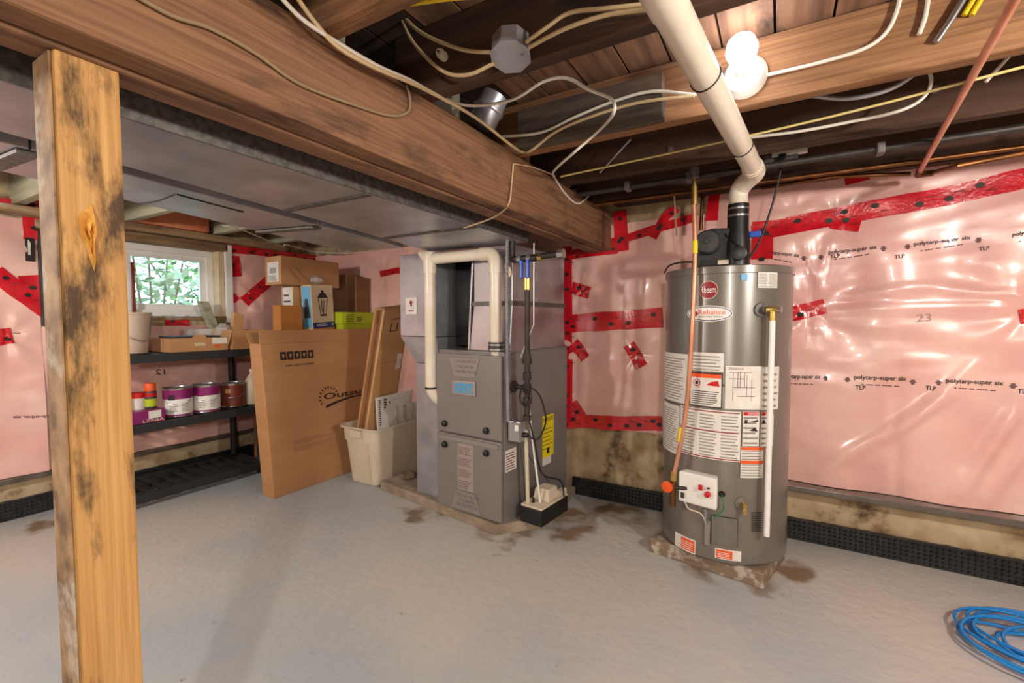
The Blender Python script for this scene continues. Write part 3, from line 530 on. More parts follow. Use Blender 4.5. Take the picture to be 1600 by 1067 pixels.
# condensate pump
cp = thing('condensate_pump', 'small condensate pump with black tank and cream top', 'pump', (-1.09, 2.2, .058))
TP = Matrix.Translation((-1.155, 2.055, .0585)) @ Matrix.Rotation(math.radians(-6), 4, 'Z')
MB(TP).box(0, .135, 0, .27, 0, .085).build('tank', 'black', cp, bevel=.006); MB(TP).box(.002, .133, .002, .268, .0855, .097).build('lid', 'offwhite', cp, bevel=.003)
MB(TP).hexa([(.02, .09, .0975), (.12, .09, .0975), (.12, .2, .0975), (.02, .2, .0975)], [(.028, .1, .16), (.11, .1, .16), (.11, .19, .16), (.028, .19, .16)]).build('motor_cover', 'offwhite', cp, bevel=.006)
mv = MB(TP)
for k in range(6): mv.box(.03+k*.013, .036+k*.013, .097, .1, .11, .15)
mv.build('cooling_slots', 'card_pale', cp)
MB(TP).box(.1, .132, .2, .262, .0975, .13).build('outlet_block', 'offwhite', cp, bevel=.005); MB(TP).lathe([(.008, 0), (.006, .025)], (.05, .05, .097), 8).build('tube_port', 'black', cp)
MB().tube([(-1.125, 2.085, .15), (-1.12, 2.05, .55)], .0105, 12).build('drain_tube', 'offwhite', cp, smooth=50)
MB().tube(smooth_path([(-1.07, 2.12, .15), (-1.085, 2.06, .5), (-1.095, 2.03, .7), (-1.1, 2.03, .8)]), .006, 8).build('vinyl_tube', 'white', cp, smooth=50)
MB().tube(smooth_path([(-1.105, 2.03, .53), (-1.04, 2.03, .52), (-1.0, 2.04, .62), (-1.03, 2.02, .75), (-1.085, 1.97, .79), (-1.11, 1.97, .73), (-1.075, 1.97, .69), (-1.05, 1.98, .74), (-1.08, 1.98, .77), (-1.1, 2.03, .66), (-1.07, 2.05, .5), (-1.05, 2.1, .32), (-.99, 2.2, .26), (-.985, 2.24, .16)]), .0045, 7).build('power_cord', 'black', cp, smooth=60)
cable('thermostat_wire', 'thin grey wire dangling down the furnace side', [(-1.17, 2.12, .5), (-1.15, 2.15, .38), (-1.12, 2.2, .3), (-1.08, 2.25, .22)], .0025, 'dark_grey', 'wire')
tag(MB().lathe([(.045, 0), (.055, .015), (.05, .035), (.03, .045)], (-2.13, 2.25, .058), 9).build('stone', 'stone', smooth=30), 'flat brown stone lying on the slab beside the tote', 'stone')

# ================================================================ water heater
HC = Vector((-.218, 2.37, 0)); HR = .272; HB = .075; HTOP = 1.35
hs = MB().prism([(-.515, 2.19), (-.03, 2.115), (.05, 2.44), (-.42, 2.55)], 0, .07).build('heater_slab', 'chippy', bevel=.008); tag(hs, 'chipped paver slab under the water heater', 'slab')
wh = thing('water_heater', 'tall grey gas water heater with maker badge and instruction labels', 'water heater', (HC.x, HC.y, HB))
MB().lathe([(HR-.012, HB-.004), (HR, HB+.01), (HR, HB+.075), (HR-.003, HB+.08), (HR-.003, HTOP-.035), (HR+.002, HTOP-.033), (HR+.002, HTOP-.004), (HR-.006, HTOP), (.01, HTOP+.012)], (HC.x, HC.y, 0), 96).build('tank', 'heater', wh, smooth=35)
TH0 = math.atan2(-HC.y, -HC.x)
def cyl(s, z, off=0):
    a = TH0+s/HR; return Vector((HC.x+(HR+off)*math.cos(a), HC.y+(HR+off)*math.sin(a), z))
def hit(px, py):
    d = ray(px, py); a = d.x**2+d.y**2; b = -2*(d.x*HC.x+d.y*HC.y); c = HC.x**2+HC.y**2-HR**2; q = b*b-4*a*c
    t = (-b-math.sqrt(max(q, 0)))/(2*a); p = CAM+d*t; an = math.atan2(p.y-HC.y, p.x-HC.x)-TH0
    return (math.atan2(math.sin(an), math.cos(an))*HR, p.z)
def crect(px0, px1, py0, py1):
    xm, ym = (px0+px1)/2, (py0+py1)/2; return hit(px0, ym)[0], hit(px1, ym)[0], hit(xm, py1)[1], hit(xm, py0)[1]
def cpatch(name, r_, m, parent, off=.0015, n=None):
    s0, s1, z0, z1 = r_; n = n or max(2, int((s1-s0)/.02)); return MB().grid(lambda a, b: cyl(s0+(s1-s0)*a, z0+(z1-z0)*b, off), n, 1).build(name, m, parent)
def slice_poly(poly, step=.012):
    def clip(p, c, keep_hi):
        out = []
        for i in range(len(p)):
            a, b = p[i], p[(i+1) % len(p)]; ia = (a[0] >= c) if keep_hi else (a[0] <= c); ib = (b[0] >= c) if keep_hi else (b[0] <= c)
            if ia: out.append(a)
            if ia != ib: t = (c-a[0])/(b[0]-a[0]); out.append((c, a[1]+(b[1]-a[1])*t))
        return out
    x0, x1 = min(p[0] for p in poly), max(p[0] for p in poly); n = int((x1-x0)/step)+1
    if n == 1: return [poly]
    res = []
    for k in range(n):
        q = clip(clip(poly, x0+(x1-x0)*k/n, True), x0+(x1-x0)*(k+1)/n, False)
        if len(q) > 2: res.append(q)
    return res
def cprint(name, polys, m, parent, off=.0025, kind=None): return MB().flat([q for p in polys for q in slice_poly(p)], lambda s, z: cyl(s, z, off)).build(name, m, parent, kind='stuff' if name in ('label_print', 'sticker_print', 'inlet_louvre', 'wiring_diagram', 'red_rules', 'label_border') else None)
def sub(r_, a0, a1, b0, b1):
    s0, s1, z0, z1 = r_; return (s0+(s1-s0)*a0, s0+(s1-s0)*a1, z0+(z1-z0)*b0, z0+(z1-z0)*b1)
def clines(r_, n, fill=.35, rag=.2):
    s0, s1, z0, z1 = r_; return [q for q in lines(s0, s1, z0, z1, n, fill, rag)]
# badges
cx, cz = hit(1107, 453); cprint('badge_rim', [circ(cx, cz, .0385, 28)], 'pvc', wh, .0018); bd = cprint('round_badge', [circ(cx, cz, .036, 28)], 'crimson', wh, .0026)
cprint('badge_lettering', fit_text('Rheem', cx-.031, cx+.03, cz-.013, cz+.016, .004), 'white', bd, .0034)
cx, cz = hit(1107, 490); cprint('oval_rim', [circ(cx, cz, .096, 36, .035)], 'white', wh, .0018); cprint('oval_border', [circ(cx, cz, .092, 36, .031)], 'navy', wh, .0024); ob = cprint('oval_badge', [circ(cx, cz, .088, 36, .0275)], 'white', wh, .003)
cprint('oval_lettering', fit_text('Reliance', cx-.04, cx+.066, cz-.004, cz+.017, .003), 'orange', ob, .0038); cprint('oval_subtitle', fit_text('rental water heaters', cx-.04, cx+.056, cz-.016, cz-.008), 'ink', ob, .0038)
cprint('oval_emblem', [circ(cx-.056, cz, .013, 16)], 'red', ob, .0038); cprint('oval_emblem_core', [circ(cx-.056, cz, .008, 14)], 'navy', ob, .0042)
def label_block(px0, px1, py0, py1, rows, m='paper', print_m='print_grey', cols=1, name='instruction_label'):
    r_ = crect(px0, px1, py0, py1); o = cpatch(name, r_, m, wh); ps = []
    for c in range(cols): ps += clines(sub(r_, .04+c/cols, (c+.93)/cols, .06, .94), rows)
    if ps: cprint('label_print', ps, print_m, o)
    return r_, o
label_block(1184, 1214, 425, 450, 9, cols=2); rr, o_ = label_block(1158, 1168, 428, 438, 0, 'lightblue', name='blue_sticker')
label_block(1039, 1075, 552, 628, 16); rr, o_ = label_block(1081, 1131, 551, 580, 5); label_block(1032, 1062, 630, 705, 18, cols=1)
rr, o_ = label_block(1078, 1130, 582, 636, 0); cprint('label_border', [rect(*sub(rr, .02, .98, .0, .03)), rect(*sub(rr, .02, .98, .96, 1)), rect(*sub(rr, .95, .99, 0, 1)), rect(*sub(rr, .0, .03, 0, 1))]+clines(sub(rr, .06, .9, .08, .5), 7), 'ink', o_)
cprint('label_header', [rect(*sub(rr, .04, .94, .85, .96))], 'orange', o_, .003)
s0, s1, z0, z1 = rr; cprint('flame_symbol', [[(s0+.52*(s1-s0), z0+.64*(z1-z0)), (s0+.9*(s1-s0), z0+.62*(z1-z0)), (s0+.86*(s1-s0), z0+.78*(z1-z0)), (s0+.66*(s1-s0), z0+.74*(z1-z0))]], 'red', o_, .003)
c_ = (s0+.24*(s1-s0), z0+.69*(z1-z0)); cprint('prohibition_symbol', [circ(*c_, .016, 20)], 'red', o_, .0028); cprint('prohibition_core', [circ(*c_, .0125, 20)], 'paper', o_, .0033); cprint('prohibition_bar', [rect(c_[0]-.007, c_[0]+.006, c_[1]-.007, c_[1]+.007)], 'ink', o_, .0038)
rr, o_ = label_block(1133, 1190, 572, 640, 0); cprint('wiring_diagram', [rect(*sub(rr, a, a+.012, b, c)) for a, b, c in ((.2, .2, .85), (.32, .5, .85), (.38, .5, .85), (.5, .5, .85), (.56, .3, .8), (.7, .2, .7))]+[rect(*sub(rr, a, b, c, c+.012)) for a, b, c in ((.1, .7, .85), (.2, .8, .5), (.3, .8, .3), (.1, .5, .7))]+[circ(s0+.3*(s1-s0)+.1, z0+.1, .006, 12)]+clines(sub(rr, .08, .5, .92, .98), 2), 'ink_soft', o_)
label_block(1190, 1216, 573, 640, 6)
rr, o_ = label_block(1063, 1157, 640, 717, 14, cols=3); cprint('red_rules', [rect(*sub(rr, .02, .98, .955, .975)), rect(*sub(rr, .02, .98, .56, .58)), rect(*sub(rr, .02, .98, .02, .04))], 'crimson', o_, .003)
for px0, px1 in ((1160, 1186), (1188, 1208)):
    rr, o_ = label_block(px0, px1, 643, 697, 6); cprint('label_header', [rect(*sub(rr, .04, .96, .89, .99))], 'red', o_, .003); cprint('header_lettering', fit_text('DANGER', *sub(rr, .3, .94, .905, .975)), 'white', o_, .0036)
    q = sub(rr, .1, .9, .45, .8); cprint('tap_symbol', [rect(q[0], q[0]+.012, q[3]-.02, q[3]-.005), [(q[0]+.02, q[3]-.012), (q[1], q[3]-.004), (q[1], q[3]-.014)], [(q[0]+.02, q[2]), (q[1], q[2]-.004), (q[1]-.012, q[2]+.015)]], 'ink', o_, .003)
rr, o_ = label_block(1157, 1192, 698, 747, 10); cprint('label_header', [rect(*sub(rr, 0, 1, .9, .99))], 'orange', o_, .003); cprint('label_header', [rect(*sub(rr, 0, 1, .46, .56))], 'orange', o_, .003)
for (px0, px1, py0, py1, f) in ((1055, 1087, 838, 860, 1), (1117, 1158, 859, 875, 0)):
    rr, o_ = label_block(px0, px1, py0, py1, 0, name='warning_sticker'); cprint('sticker_arrow', [rect(*sub(rr, .3*f+.05, .66+.3*f, .1, .9))], 'orange', o_, .003); cprint('sticker_print', clines(sub(rr, .3*f+.1, .6+.3*f, .2, .8), 4), 'paper', o_, .0036)
rr = crect(1027, 1037, 510, 700); label_block(1028, 1037, 540, 690, 10)
# blower
bl = MB()
bp0 = (-.325, 2.15); 
bl.prism([(-.345, HTOP+.004), (-.135, HTOP+.004), (-.135, HTOP+.11), (-.19, HTOP+.165), (-.27, HTOP+.17), (-.335, HTOP+.11)], 2.17, 2.36, 'y'); bo = bl.build('blower_housing', 'black_soft', wh, bevel=.008)
MB().lathe([(.052, 0), (.052, .035), (.045, .045), (.012, .047), (.01, .052)], (-.275, 2.17, HTOP+.105), 24, (0, -1, .05)).build('motor_cap', 'dark_grey', bo, smooth=40)
MB().box(-.235, -.19, 2.16, 2.1695, HTOP+.01, HTOP+.028).build('nameplate', 'offwhite', bo); MB().box(-.30, -.262, 2.16, 2.1695, HTOP+.008, HTOP+.03).build('terminal_cover', 'black', bo)
ST = Vector((-.163, 2.20, 0))
MB().tube([(ST.x, ST.y, HTOP+.004), (ST.x, ST.y, HTOP+.10), (ST.x, ST.y, HTOP+.16), (ST.x, ST.y, HTOP+.265)], [.05, .05, .042, .042], 20).build('outlet_stack', 'black', bo, smooth=40)
MB().lathe([(.03, 0), (.03, .02), (.024, .022)], (ST.x+.01, ST.y-.05, HTOP+.05), 16, (.1, -1, 0)).build('pressure_port', 'black', bo, smooth=40)
for z in (.215, .245): MB().tube([(ST.x, ST.y, HTOP+z-.004), (ST.x, ST.y, HTOP+z+.004)], .0435, 20).build('band_clamp', 'steel', bo, smooth=40)
MB().box(ST.x+.045, ST.x+.09, ST.y-.01, ST.y+.01, HTOP+.12, HTOP+.145).build('hose_barb', 'blue', bo, bevel=.004)
MB().tube(smooth_path([(-.48, 2.26, HTOP-.005), (-.44, 2.18, HTOP+.02), (-.38, 2.17, HTOP+.03), (-.32, 2.17, HTOP+.025)]), .004, 6).build('igniter_wire', 'black', wh)
MB().tube(smooth_path([(-.21, 2.17, HTOP+.14), (-.18, 2.14, HTOP+.1), (-.14, 2.13, HTOP+.07), (-.12, 2.15, HTOP+.03)]), .003, 6).build('sensor_wire', 'black', bo)
# relief valve with discharge pipe
c = hit(1189, 484); P = lambda s, z, o: cyl(s, z, o)
rv = MB().lathe([(.03, 0), (.028, .004), (.012, .006), (.012, .03)], cyl(*c), 20, cyl(*c, 1)-cyl(*c)).build('relief_valve', 'galv_old', wh, smooth=40)
q0 = cyl(*c, .03); q1 = cyl(c[0]+.02, c[1], .042)
MB().tube([q0, q1, q1+Vector((.02, -.005, .0))], .013, 12).build('valve_body', 'brass', rv, smooth=40); MB().lathe([(.012, 0), (.014, .012)], q1+Vector((.02, -.006, 0)), 10, (1, -.3, 0)).build('valve_lever', 'steel', rv)
zb = hit(1203, 828)[1]
MB().tube([(q1.x, q1.y, q1.z-.03), (q1.x, q1.y, zb)], .0115, 14).build('discharge_pipe', 'pvc_white', wh, smooth=40); MB().tube([(q1.x, q1.y, q1.z-.045), (q1.x, q1.y, q1.z-.005)], .013, 12).build('pipe_adapter', 'brass', rv, smooth=40)
# burner compartment
rr = crect(1112, 1151, 808, 852); cpatch('burner_door', rr, 'heater', wh, .006); cprint('door_seam', [rect(rr[0]-.004, rr[0], rr[2], rr[3])], 'dark_grey', wh, .003); cprint('door_seam', [rect(rr[1], rr[1]+.004, rr[2], rr[3])], 'dark_grey', wh, .003); cprint('door_seam', [rect(rr[0], rr[1], rr[3], rr[3]+.004)], 'dark_grey', wh, .003); rr2 = crect(1102, 1110, 812, 850); cpatch('door_ridge', rr2, 'emboss', wh, .010, 4)
cprint('inlet_louvre', [q for q in clines(crect(1174, 1190, 798, 830), 10, .4, .05)], 'black_soft', wh, .003)
c = hit(1096, 762)
def gbox(name, s0, s1, z0, z1, o0, o1, m, par, bev=.004):
    vs = [cyl(s0, z0, o1), cyl(s1, z0, o1), cyl(s1, z0, o0), cyl(s0, z0, o0), cyl(s0, z1, o1), cyl(s1, z1, o1), cyl(s1, z1, o0), cyl(s0, z1, o0)]
    return MB().add(vs, [(3, 2, 1, 0), (4, 5, 6, 7), (0, 1, 5, 4), (1, 2, 6, 5), (2, 3, 7, 6), (3, 0, 4, 7)]).build(name, m, par, bevel=bev)
r_ = crect(1072, 1122, 738, 786); gv = gbox('gas_control', r_[0], r_[1], r_[2], r_[3], .002, .055, 'white', wh, .01)
k = hit(1110, 766); MB().lathe([(.013, 0), (.012, .012), (.009, .014)], cyl(*k, .054), 16, cyl(*k, 1)-cyl(*k)).build('control_knob', 'red', gv, smooth=40)
k = hit(1101, 756); gbox('rocker_switch', k[0]-.007, k[0]+.007, k[1]-.012, k[1]+.012, .054, .06, 'red', gv, .002); k = hit(1111, 757); gbox('indicator', k[0]-.004, k[0]+.004, k[1]-.004, k[1]+.004, .054, .057, 'dark_grey', gv, 0)
k = hit(1078, 769); gbox('plug', k[0]-.006, k[0]+.006, k[1]-.012, k[1]+.012, .054, .062, 'dark_grey', gv, .002)
a, b = hit(1080, 780), hit(1104, 812)
MB().tube(smooth_path([cyl(a[0], a[1], .05), cyl(a[0]+.02, a[1]-.02, .06), cyl(b[0]-.01, a[1]-.03, .05), cyl(b[0], b[1], .02)]), .003, 6).build('sensor_lead', 'offwhite', gv)
MB().tube([cyl(b[0], b[1]+.06, .03), cyl(b[0], b[1]-.01, .012)], .008, 10).build('gas_manifold', 'steel', gv); 
a, b = hit(1128, 772), hit(1116, 808); MB().tube(smooth_path([cyl(*a, .012), cyl(a[0]+.008, (a[1]+b[1])/2, .02), cyl(*b, .012)]), .0028, 6).build('earth_wire', 'green_wire', gv); MB().lathe([(.014, 0), (.011, .008)], cyl(*a, .0), 12, cyl(*a, 1)-cyl(*a)).build('cable_grommet', 'black', gv)
c = hit(1160, 787); MB().lathe([(.031, 0), (.029, .003), (.01, .005)], cyl(*c, -.002), 20, cyl(*c, 1)-cyl(*c)).build('drain_escutcheon', 'heater', wh, smooth=40); dv = MB().lathe([(.011, 0), (.011, .03), (.009, .034)], cyl(*c), 10, cyl(*c, 1)-cyl(*c)).build('drain_valve', 'brass', wh); MB().box(cyl(*c, .03).x-.007, cyl(*c, .03).x+.009, cyl(*c, .03).y-.008, cyl(*c, .03).y+.008, c[1]-.035, c[1]-.008).build('drain_spout', 'brass', dv, bevel=.003)
# gas line to the heater
gl = thing('gas_line', 'bent copper gas line with yellow collars in front of the water heater tank', 'pipe', (-.4, 2.1, .4))
gpts = [ony(1084, 318, 2.085), ony(1086, 380, 2.085), ony(1085, 440, 2.083), ony(1080, 540, 2.075), ony(1074, 625, 2.068), ony(1064, 690, 2.07), ony(1053, 740, 2.08)]
MB().tube(smooth_path(gpts), .0095, 12).build('copper_tube', 'copper', gl, smooth=50)
for i_, (a, b) in enumerate((((1086, 376), (1086, 396)), ((1065, 668), (1062, 690)))): MB().tube([ony(*a, 2.083 if i_ == 0 else 2.072), ony(*b, 2.083 if i_ == 0 else 2.074)], .0115, 12).build('yellow_collar', 'yellow', gl, smooth=50)
for a, b, rr_, m in (((1085, 292), (1085, 320), .0135, 'brass'), ((1085, 278), (1085, 292), .010, 'brass'), ((1085, 262), (1085, 278), .02, 'galv_old'), ((1053, 735), (1052, 750), .016, 'brass'), ((1052, 750), (1051, 790), .013, 'copper_old')): MB().tube([ony(*a, 2.085), ony(*b, 2.085)], rr_, 10).build('pipe_fitting', m, gl, smooth=40)
MB().tube([ony(1051, 761, 2.085), ony(1074, 763, 2.075)], .009, 10).build('valve_inlet', 'iron', gl); p = ony(1043, 760, 2.075); MB().lathe([(.026, 0), (.026, .008), (.01, .012)], p, 12, (-.3, -1, 0)).build('valve_handle', 'orange', gl, smooth=40)
# heater vent pipe
hv = thing('heater_vent_pipe', 'long white plastic vent pipe rising from the heater blower under the joists', 'pipe', (-.1, 1.6, 1.7))
PA, PB = ond(1176, 262, 1.785), ond(1040, 0, .84); dirn = (PB-PA).normalized(); PE = PB+dirn*.5
MB().tube([PA, PA.lerp(PB, .5), PB], .0345, 20).build('pipe_run', 'pvc', hv, smooth=50); MB().tube([PB-dirn*.02, PB+dirn*.09, PE], [.0365, .0365, .0345], 20).build('pipe_coupling', 'pvc', hv, smooth=50)
stt = Vector((ST.x, ST.y, HTOP+.255))
MB().tube(smooth_path([PA+dirn*.03, PA, PA-dirn*.06+Vector((0, 0, -.005)), stt.lerp(PA, .35)+Vector((0, .03, .05)), stt+Vector((0, 0, .06)), stt]), .0375, 20).build('elbow', 'pvc', hv, smooth=60)
MB().tube([PA-dirn*.008, PA+dirn*.01], .0395, 20).build('elbow_collar', 'pvc', hv, smooth=50)
for t in (.24, .72):
    c0 = PA.lerp(PB, t); pts = []; u = dirn.cross(Vector((0, 0, 1))).normalized(); v = u.cross(dirn)
    MB().tube([c0+(u*math.cos(a)+v*math.sin(a))*.0358+dirn*.006*math.sin(2*a) for a in [k*math.pi/10 for k in range(21)]]+[c0+Vector((0, 0, .045))], .0022, 5).build('hanger_wire', 'iron', hv)
MB().flat([rect(-.012, .012, 0, .03)], lambda a, b: PB-dirn*(b+.02)+RGT*(-.03)+RGT*a*.6-FWD*.026).build('red_sticker', 'red', hv)

# ================================================================ lamp
def lamp(x, y, z, label):
    t = thing('ceiling_lamp', label, 'lamp', (x, y, z), 'bare bulb lamps on the joists')
    MB().lathe([(.062, 0), (.062, .012), (.05, .03), (.03, .034)], (x, y, z), 28, (0, -1, 0)).build('porcelain_base', 'white', t, smooth=35)
    MB().lathe([(.024, .03), (.024, .06), (.018, .065)], (x, y, z), 20, (0, -1, .18)).build('socket', 'white', t, smooth=35)
    MB().lathe([(.014, .062), (.022, .075), (.036, .1), (.041, .122), (.036, .146), (.02, .16), (.002, .165)], (x, y, z), 24, (0, -1, .18)).build('glass_bulb', 'bulb', t, smooth=60)
p = ony(1163, 122, 1.554); lamp(p.x, 1.5545, p.z, 'bare glowing bulb in a white porcelain holder on the joist above the water heater')
def pendant(x, y, label):  # extra lamps added out of view to brighten the room
    t = thing('added_pendant', label, 'lamp', (x, y, 1.5), 'added unseen pendant bulbs')
    MB().lathe([(.05, 0), (.05, .02)], (x, y, ZS-.021), 20).build('ceiling_rose', 'white', t, smooth=35); MB().tube([(x, y, 1.70), (x, y, ZS-.02)], .004, 6).build('flex', 'white', t)
    MB().lathe([(.02, 1.64), (.024, 1.65), (.024, 1.69), (.012, 1.70)], (x, y, 0), 16).build('socket', 'white', t, smooth=35)
    MB().lathe([(.002, 1.5), (.03, 1.51), (.05, 1.545), (.05, 1.565), (.035, 1.6), (.018, 1.64)], (x, y, 0), 24).build('glass_bulb', 'bulb_added', t, smooth=60)
pendant(1.25, .75, 'added unseen hanging bulb over the right side of the floor'); pendant(.45, -1.0, 'added unseen hanging bulb over the middle of the floor'); pendant(-2.35, -.5, 'added unseen hanging bulb on the window side of the beam')

# ================================================================ cables and pipes under the joists
bx = lambda *pts: [onx(px, py, -.884) for px, py in pts]
bs = lambda *pts: [onx(px, py, -.852) for px, py in pts]      # sagging clear of the beam face and under the joists
jy = lambda y, *pts: [ony(px, py, y) for px, py in pts]
cable('cable', 'white cable along the beam top looping over the dusty sister board', bs((425, -20), (470, 28), (520, 62), (590, 103), (640, 125), (690, 152), (735, 165))+jy(1.22, (800, 156), (848, 128), (885, 122), (920, 140), (955, 155), (958, 178))+jy(1.48, (935, 205), (895, 240))+jy(1.7, (865, 268))+bx((868, 280), (885, 305), (903, 318), (920, 306)), .0048, 'cable_white')
cable('cable', 'tan cable pair sagging along the beam face to the lamp joist', bs((450, -25), (490, 32), (530, 75), (590, 108), (660, 138), (740, 182), (800, 228), (818, 238))+jy(1.49, (832, 234), (870, 205), (930, 180), (1000, 160), (1085, 150)), .0052, 'cable_tan')
cable('cable', 'pale cable running over the sister board to the lamp', jy(1.495, (778, 214), (845, 207), (900, 182), (960, 158), (1020, 143), (1092, 148), (1140, 140)), .0052, 'cable_white')
cable('old_wire', 'old brown wire stapled along the beam face', bx((205, -10), (270, 25), (330, 45), (400, 84), (470, 132), (560, 166), (612, 181), (638, 174), (640, 150), (634, 133)), .004, 'cable_old', 'wire')
cable('cord', 'thin tan cord hanging from a staple down to the duct', bx((802, 256), (799, 290), (794, 320))+[onz(770, 340, 1.53), onz(725, 356, 1.505)], .0035, 'cable_tan', 'cord')
cable('cord', 'thin tan cord running from the staple toward the back wall', bx((803, 256), (835, 262), (868, 275)), .003, 'cable_tan', 'cord')
jb = thing('junction_box', 'octagonal metal junction box with cover and four cables', 'junction box', ony(798, 82, 1.0))
jc = ony(798, 85, .985); ax = Vector((.1, -.25, -1)).normalized()
MB().lathe([(.048, 0), (.048, .045)], jc-ax*.04, 8, ax).build('box', 'galv', jb); MB().lathe([(.052, 0), (.052, .003)], jc+ax*.006, 8, ax).build('cover', 'galv', jb)
for dx, dy in ((-.03, 0), (.03, .005)): MB().lathe([(.004, 0), (.003, .003)], jc+ax*.0095+Vector((dx, dy, 0)), 8, ax).build('screw', 'steel', jb)
MB().box(jc.x-.02, jc.x+.02, .99, 1.0195, jc.z-.0, jc.z+.05).build('mounting_strap', 'galv_old', jb)
for pts, lab in ((((1016, 6), (950, 13), (890, 20), (855, 42), (822, 66)), 'upper cable from the vent pipe to the junction box'), (((1016, 14), (945, 24), (880, 46), (826, 74)), 'lower cable from the vent pipe to the junction box'), (((772, 82), (720, 77), (660, 52), (628, 22), (622, 5)), 'upper looping cable on the far side of the junction box'), (((772, 99), (730, 117), (690, 110), (645, 65), (622, 15)), 'lower looping cable on the far side of the junction box')):
    cable('cable', lab, jy(.975, *pts), .005, 'cable_tan')
cable('cable', 'yellow cable between the joists above the beam', jy(.75, (600, 12), (650, 4), (700, -3), (760, -8)), .006, 'cable_yellow')
cable('cable', 'white cable stapled along the joist from the lamp and curving up', jy(1.546, (1196, 118), (1280, 98), (1350, 76), (1385, 50), (1402, 15), (1410, -25)), .0052, 'cable_white')
cable('cable', 'short white cable with dark end poking through the joist', jy(1.546, (1436, 54), (1446, 25), (1452, -15)), .0052, 'cable_white')
cable('flexible_conduit', 'short shiny flexible conduit end on the lamp joist', jy(1.546, (1462, 66), (1485, 32), (1512, -12)), .008, 'steel', 'conduit')
for k in range(2): cable('cable', ('short bright yellow cable right beside the flexible conduit' if k == 0 else 'short bright yellow cable next to the first, farther from the conduit'), jy(1.545, (1506+k*12, 24), (1520+k*12, 0), (1532+k*12, -22)), .006, 'cable_yellow', group='yellow cables at the joist')
cable('flexible_conduit', 'grey flexible conduit drooping beyond the lamp joist', jy(1.75, (1258, 148), (1320, 154), (1380, 143), (1420, 122), (1443, 100)), .007, 'galv', 'conduit')
cable('cable', 'white cable bending down beyond the lamp joist', jy(1.85, (1448, 100), (1455, 128), (1440, 155), (1400, 175), (1330, 190), (1250, 205), (1170, 215)), .0052, 'cable_white')
cable('cable', 'white cable rising between joists beyond the copper pipe', jy(1.85, (1612, 50), (1575, 90), (1540, 128)), .0052, 'cable_white')
cable('cable', 'upper thin white cable on the wall above the copper pipe', jy(2.62, (1345, 243), (1420, 226), (1500, 196)), .005, 'cable_white'); cable('cable', 'lower thin white cable on the wall above the copper pipe', jy(2.61, (1350, 249), (1420, 234), (1500, 205), (1575, 177)), .005, 'cable_white')
cable('rope', 'taut yellowish line strung below the joists across the back', [onz(876, 276, 1.74), onz(1080, 232, 1.735), onz(1300, 182, 1.735), onz(1605, 103, 1.74)], .0038, 'rope', 'line')
cable('grey_wire', 'thin grey wire slanting down to a pipe hanger', jy(1.9, (985, 218), (937, 270)), .004, 'galv', 'wire'); cable('hanging_rod', 'thin pale rod hanging before the pink sheet', jy(2.5, (1051, 263), (1057, 368)), .005, 'card_pale', 'rod', per=2)
ig = thing('iron_pipe', 'dark iron pipe hung under the joists along the back', 'pipe', (-.2, 2.2, 1.7))
MB().tube([(-.87, 2.12, 1.735), (XR-.3, 2.12, 1.742)], .0125, 14).build('pipe_run', 'iron', ig, smooth=50)
for x_ in (-.62, -.35, .3, .8): MB().box(x_-.012, x_+.012, 2.095, 2.145, 1.718, 1.757).build('pipe_hanger', 'galv_old', ig, bevel=.004)
MB().tube([(-.87, 2.35, 1.735), (XR-.3, 2.35, 1.738)], .010, 12).build('second_run', 'copper_old', ig, smooth=50)
MB().tube([ony(1085, 262, 2.085), (ony(1085, 262, 2.085).x, 2.12, 1.735)], .012, 10).build('drop_nipple', 'iron', ig)
cpp = thing('copper_pipe', 'copper water pipe slanting down to the wall pipe', 'pipe', (.6, 1.6, 1.7))
e0, e1 = ond(1592, -12, .85), ond(1437, 268, 1.86)
MB().tube([e0, e1], .0092, 14).build('slanted_run', 'copper', cpp, smooth=50); MB().tube([e1-(e1-e0).normalized()*.01, e1+Vector((.0, .03, -.005)), e1+Vector((.05, .05, 0))], .013, 12).build('elbow', 'copper_old', cpp, smooth=50)
MB().tube([ony(1189, 294, 2.5), ony(1300, 276, 2.45), e1+Vector((-.02, .06, .01))], .0085, 10).build('left_run', 'copper_old', cpp, smooth=50); MB().tube([e1+Vector((.05, .05, 0)), ony(1500, 258, 2.1), ony(1640, 232, 2.15)], .0085, 10).build('right_run', 'copper_old', cpp, smooth=50)
MB().tube([e0, e0+(e0-e1).normalized()*.03], .013, 12).build('solder_joint', 'steel', cpp, smooth=50)
tag(MB().tube([ony(1098, 300, 2.6), ony(1095, 360, 2.6)], .009, 10).build('copper_stub', 'copper_old', smooth=50), 'short copper pipe end behind the brass gas fitting', 'pipe')
pb = thing('power_strip', 'white surface outlet strip with black plug under the joist', 'outlet', ony(1232, 238, 2.2))
a, b = ony(1206, 243, 2.2), ony(1262, 234, 2.2); MB().hexa([a+Vector((0, -.012, -.01)), b+Vector((0, -.012, -.01)), b+Vector((0, .012, -.01)), a+Vector((0, .012, -.01))], [a+Vector((0, -.012, .012)), b+Vector((0, -.012, .012)), b+Vector((0, .012, .012)), a+Vector((0, .012, .012))]).build('strip', 'white', pb, bevel=.003)
MB().box((a.x+b.x)/2-.09, (a.x+b.x)/2+.03, 2.195, 2.215, b.z+.0, 1.762).build('bracket', 'galv_old', pb)
p = ony(1222, 247, 2.195); MB().box(p.x-.014, p.x+.014, p.y-.02, p.y+.01, p.z-.02, p.z+.012).build('plug', 'black', pb, bevel=.005)
MB().tube(smooth_path([p, ony(1216, 285, 2.2), ony(1202, 335, 2.2), ony(1186, 378, 2.19), ony(1171, 402, 2.17)]), .0045, 7).build('power_cord', 'black', wh, smooth=60)

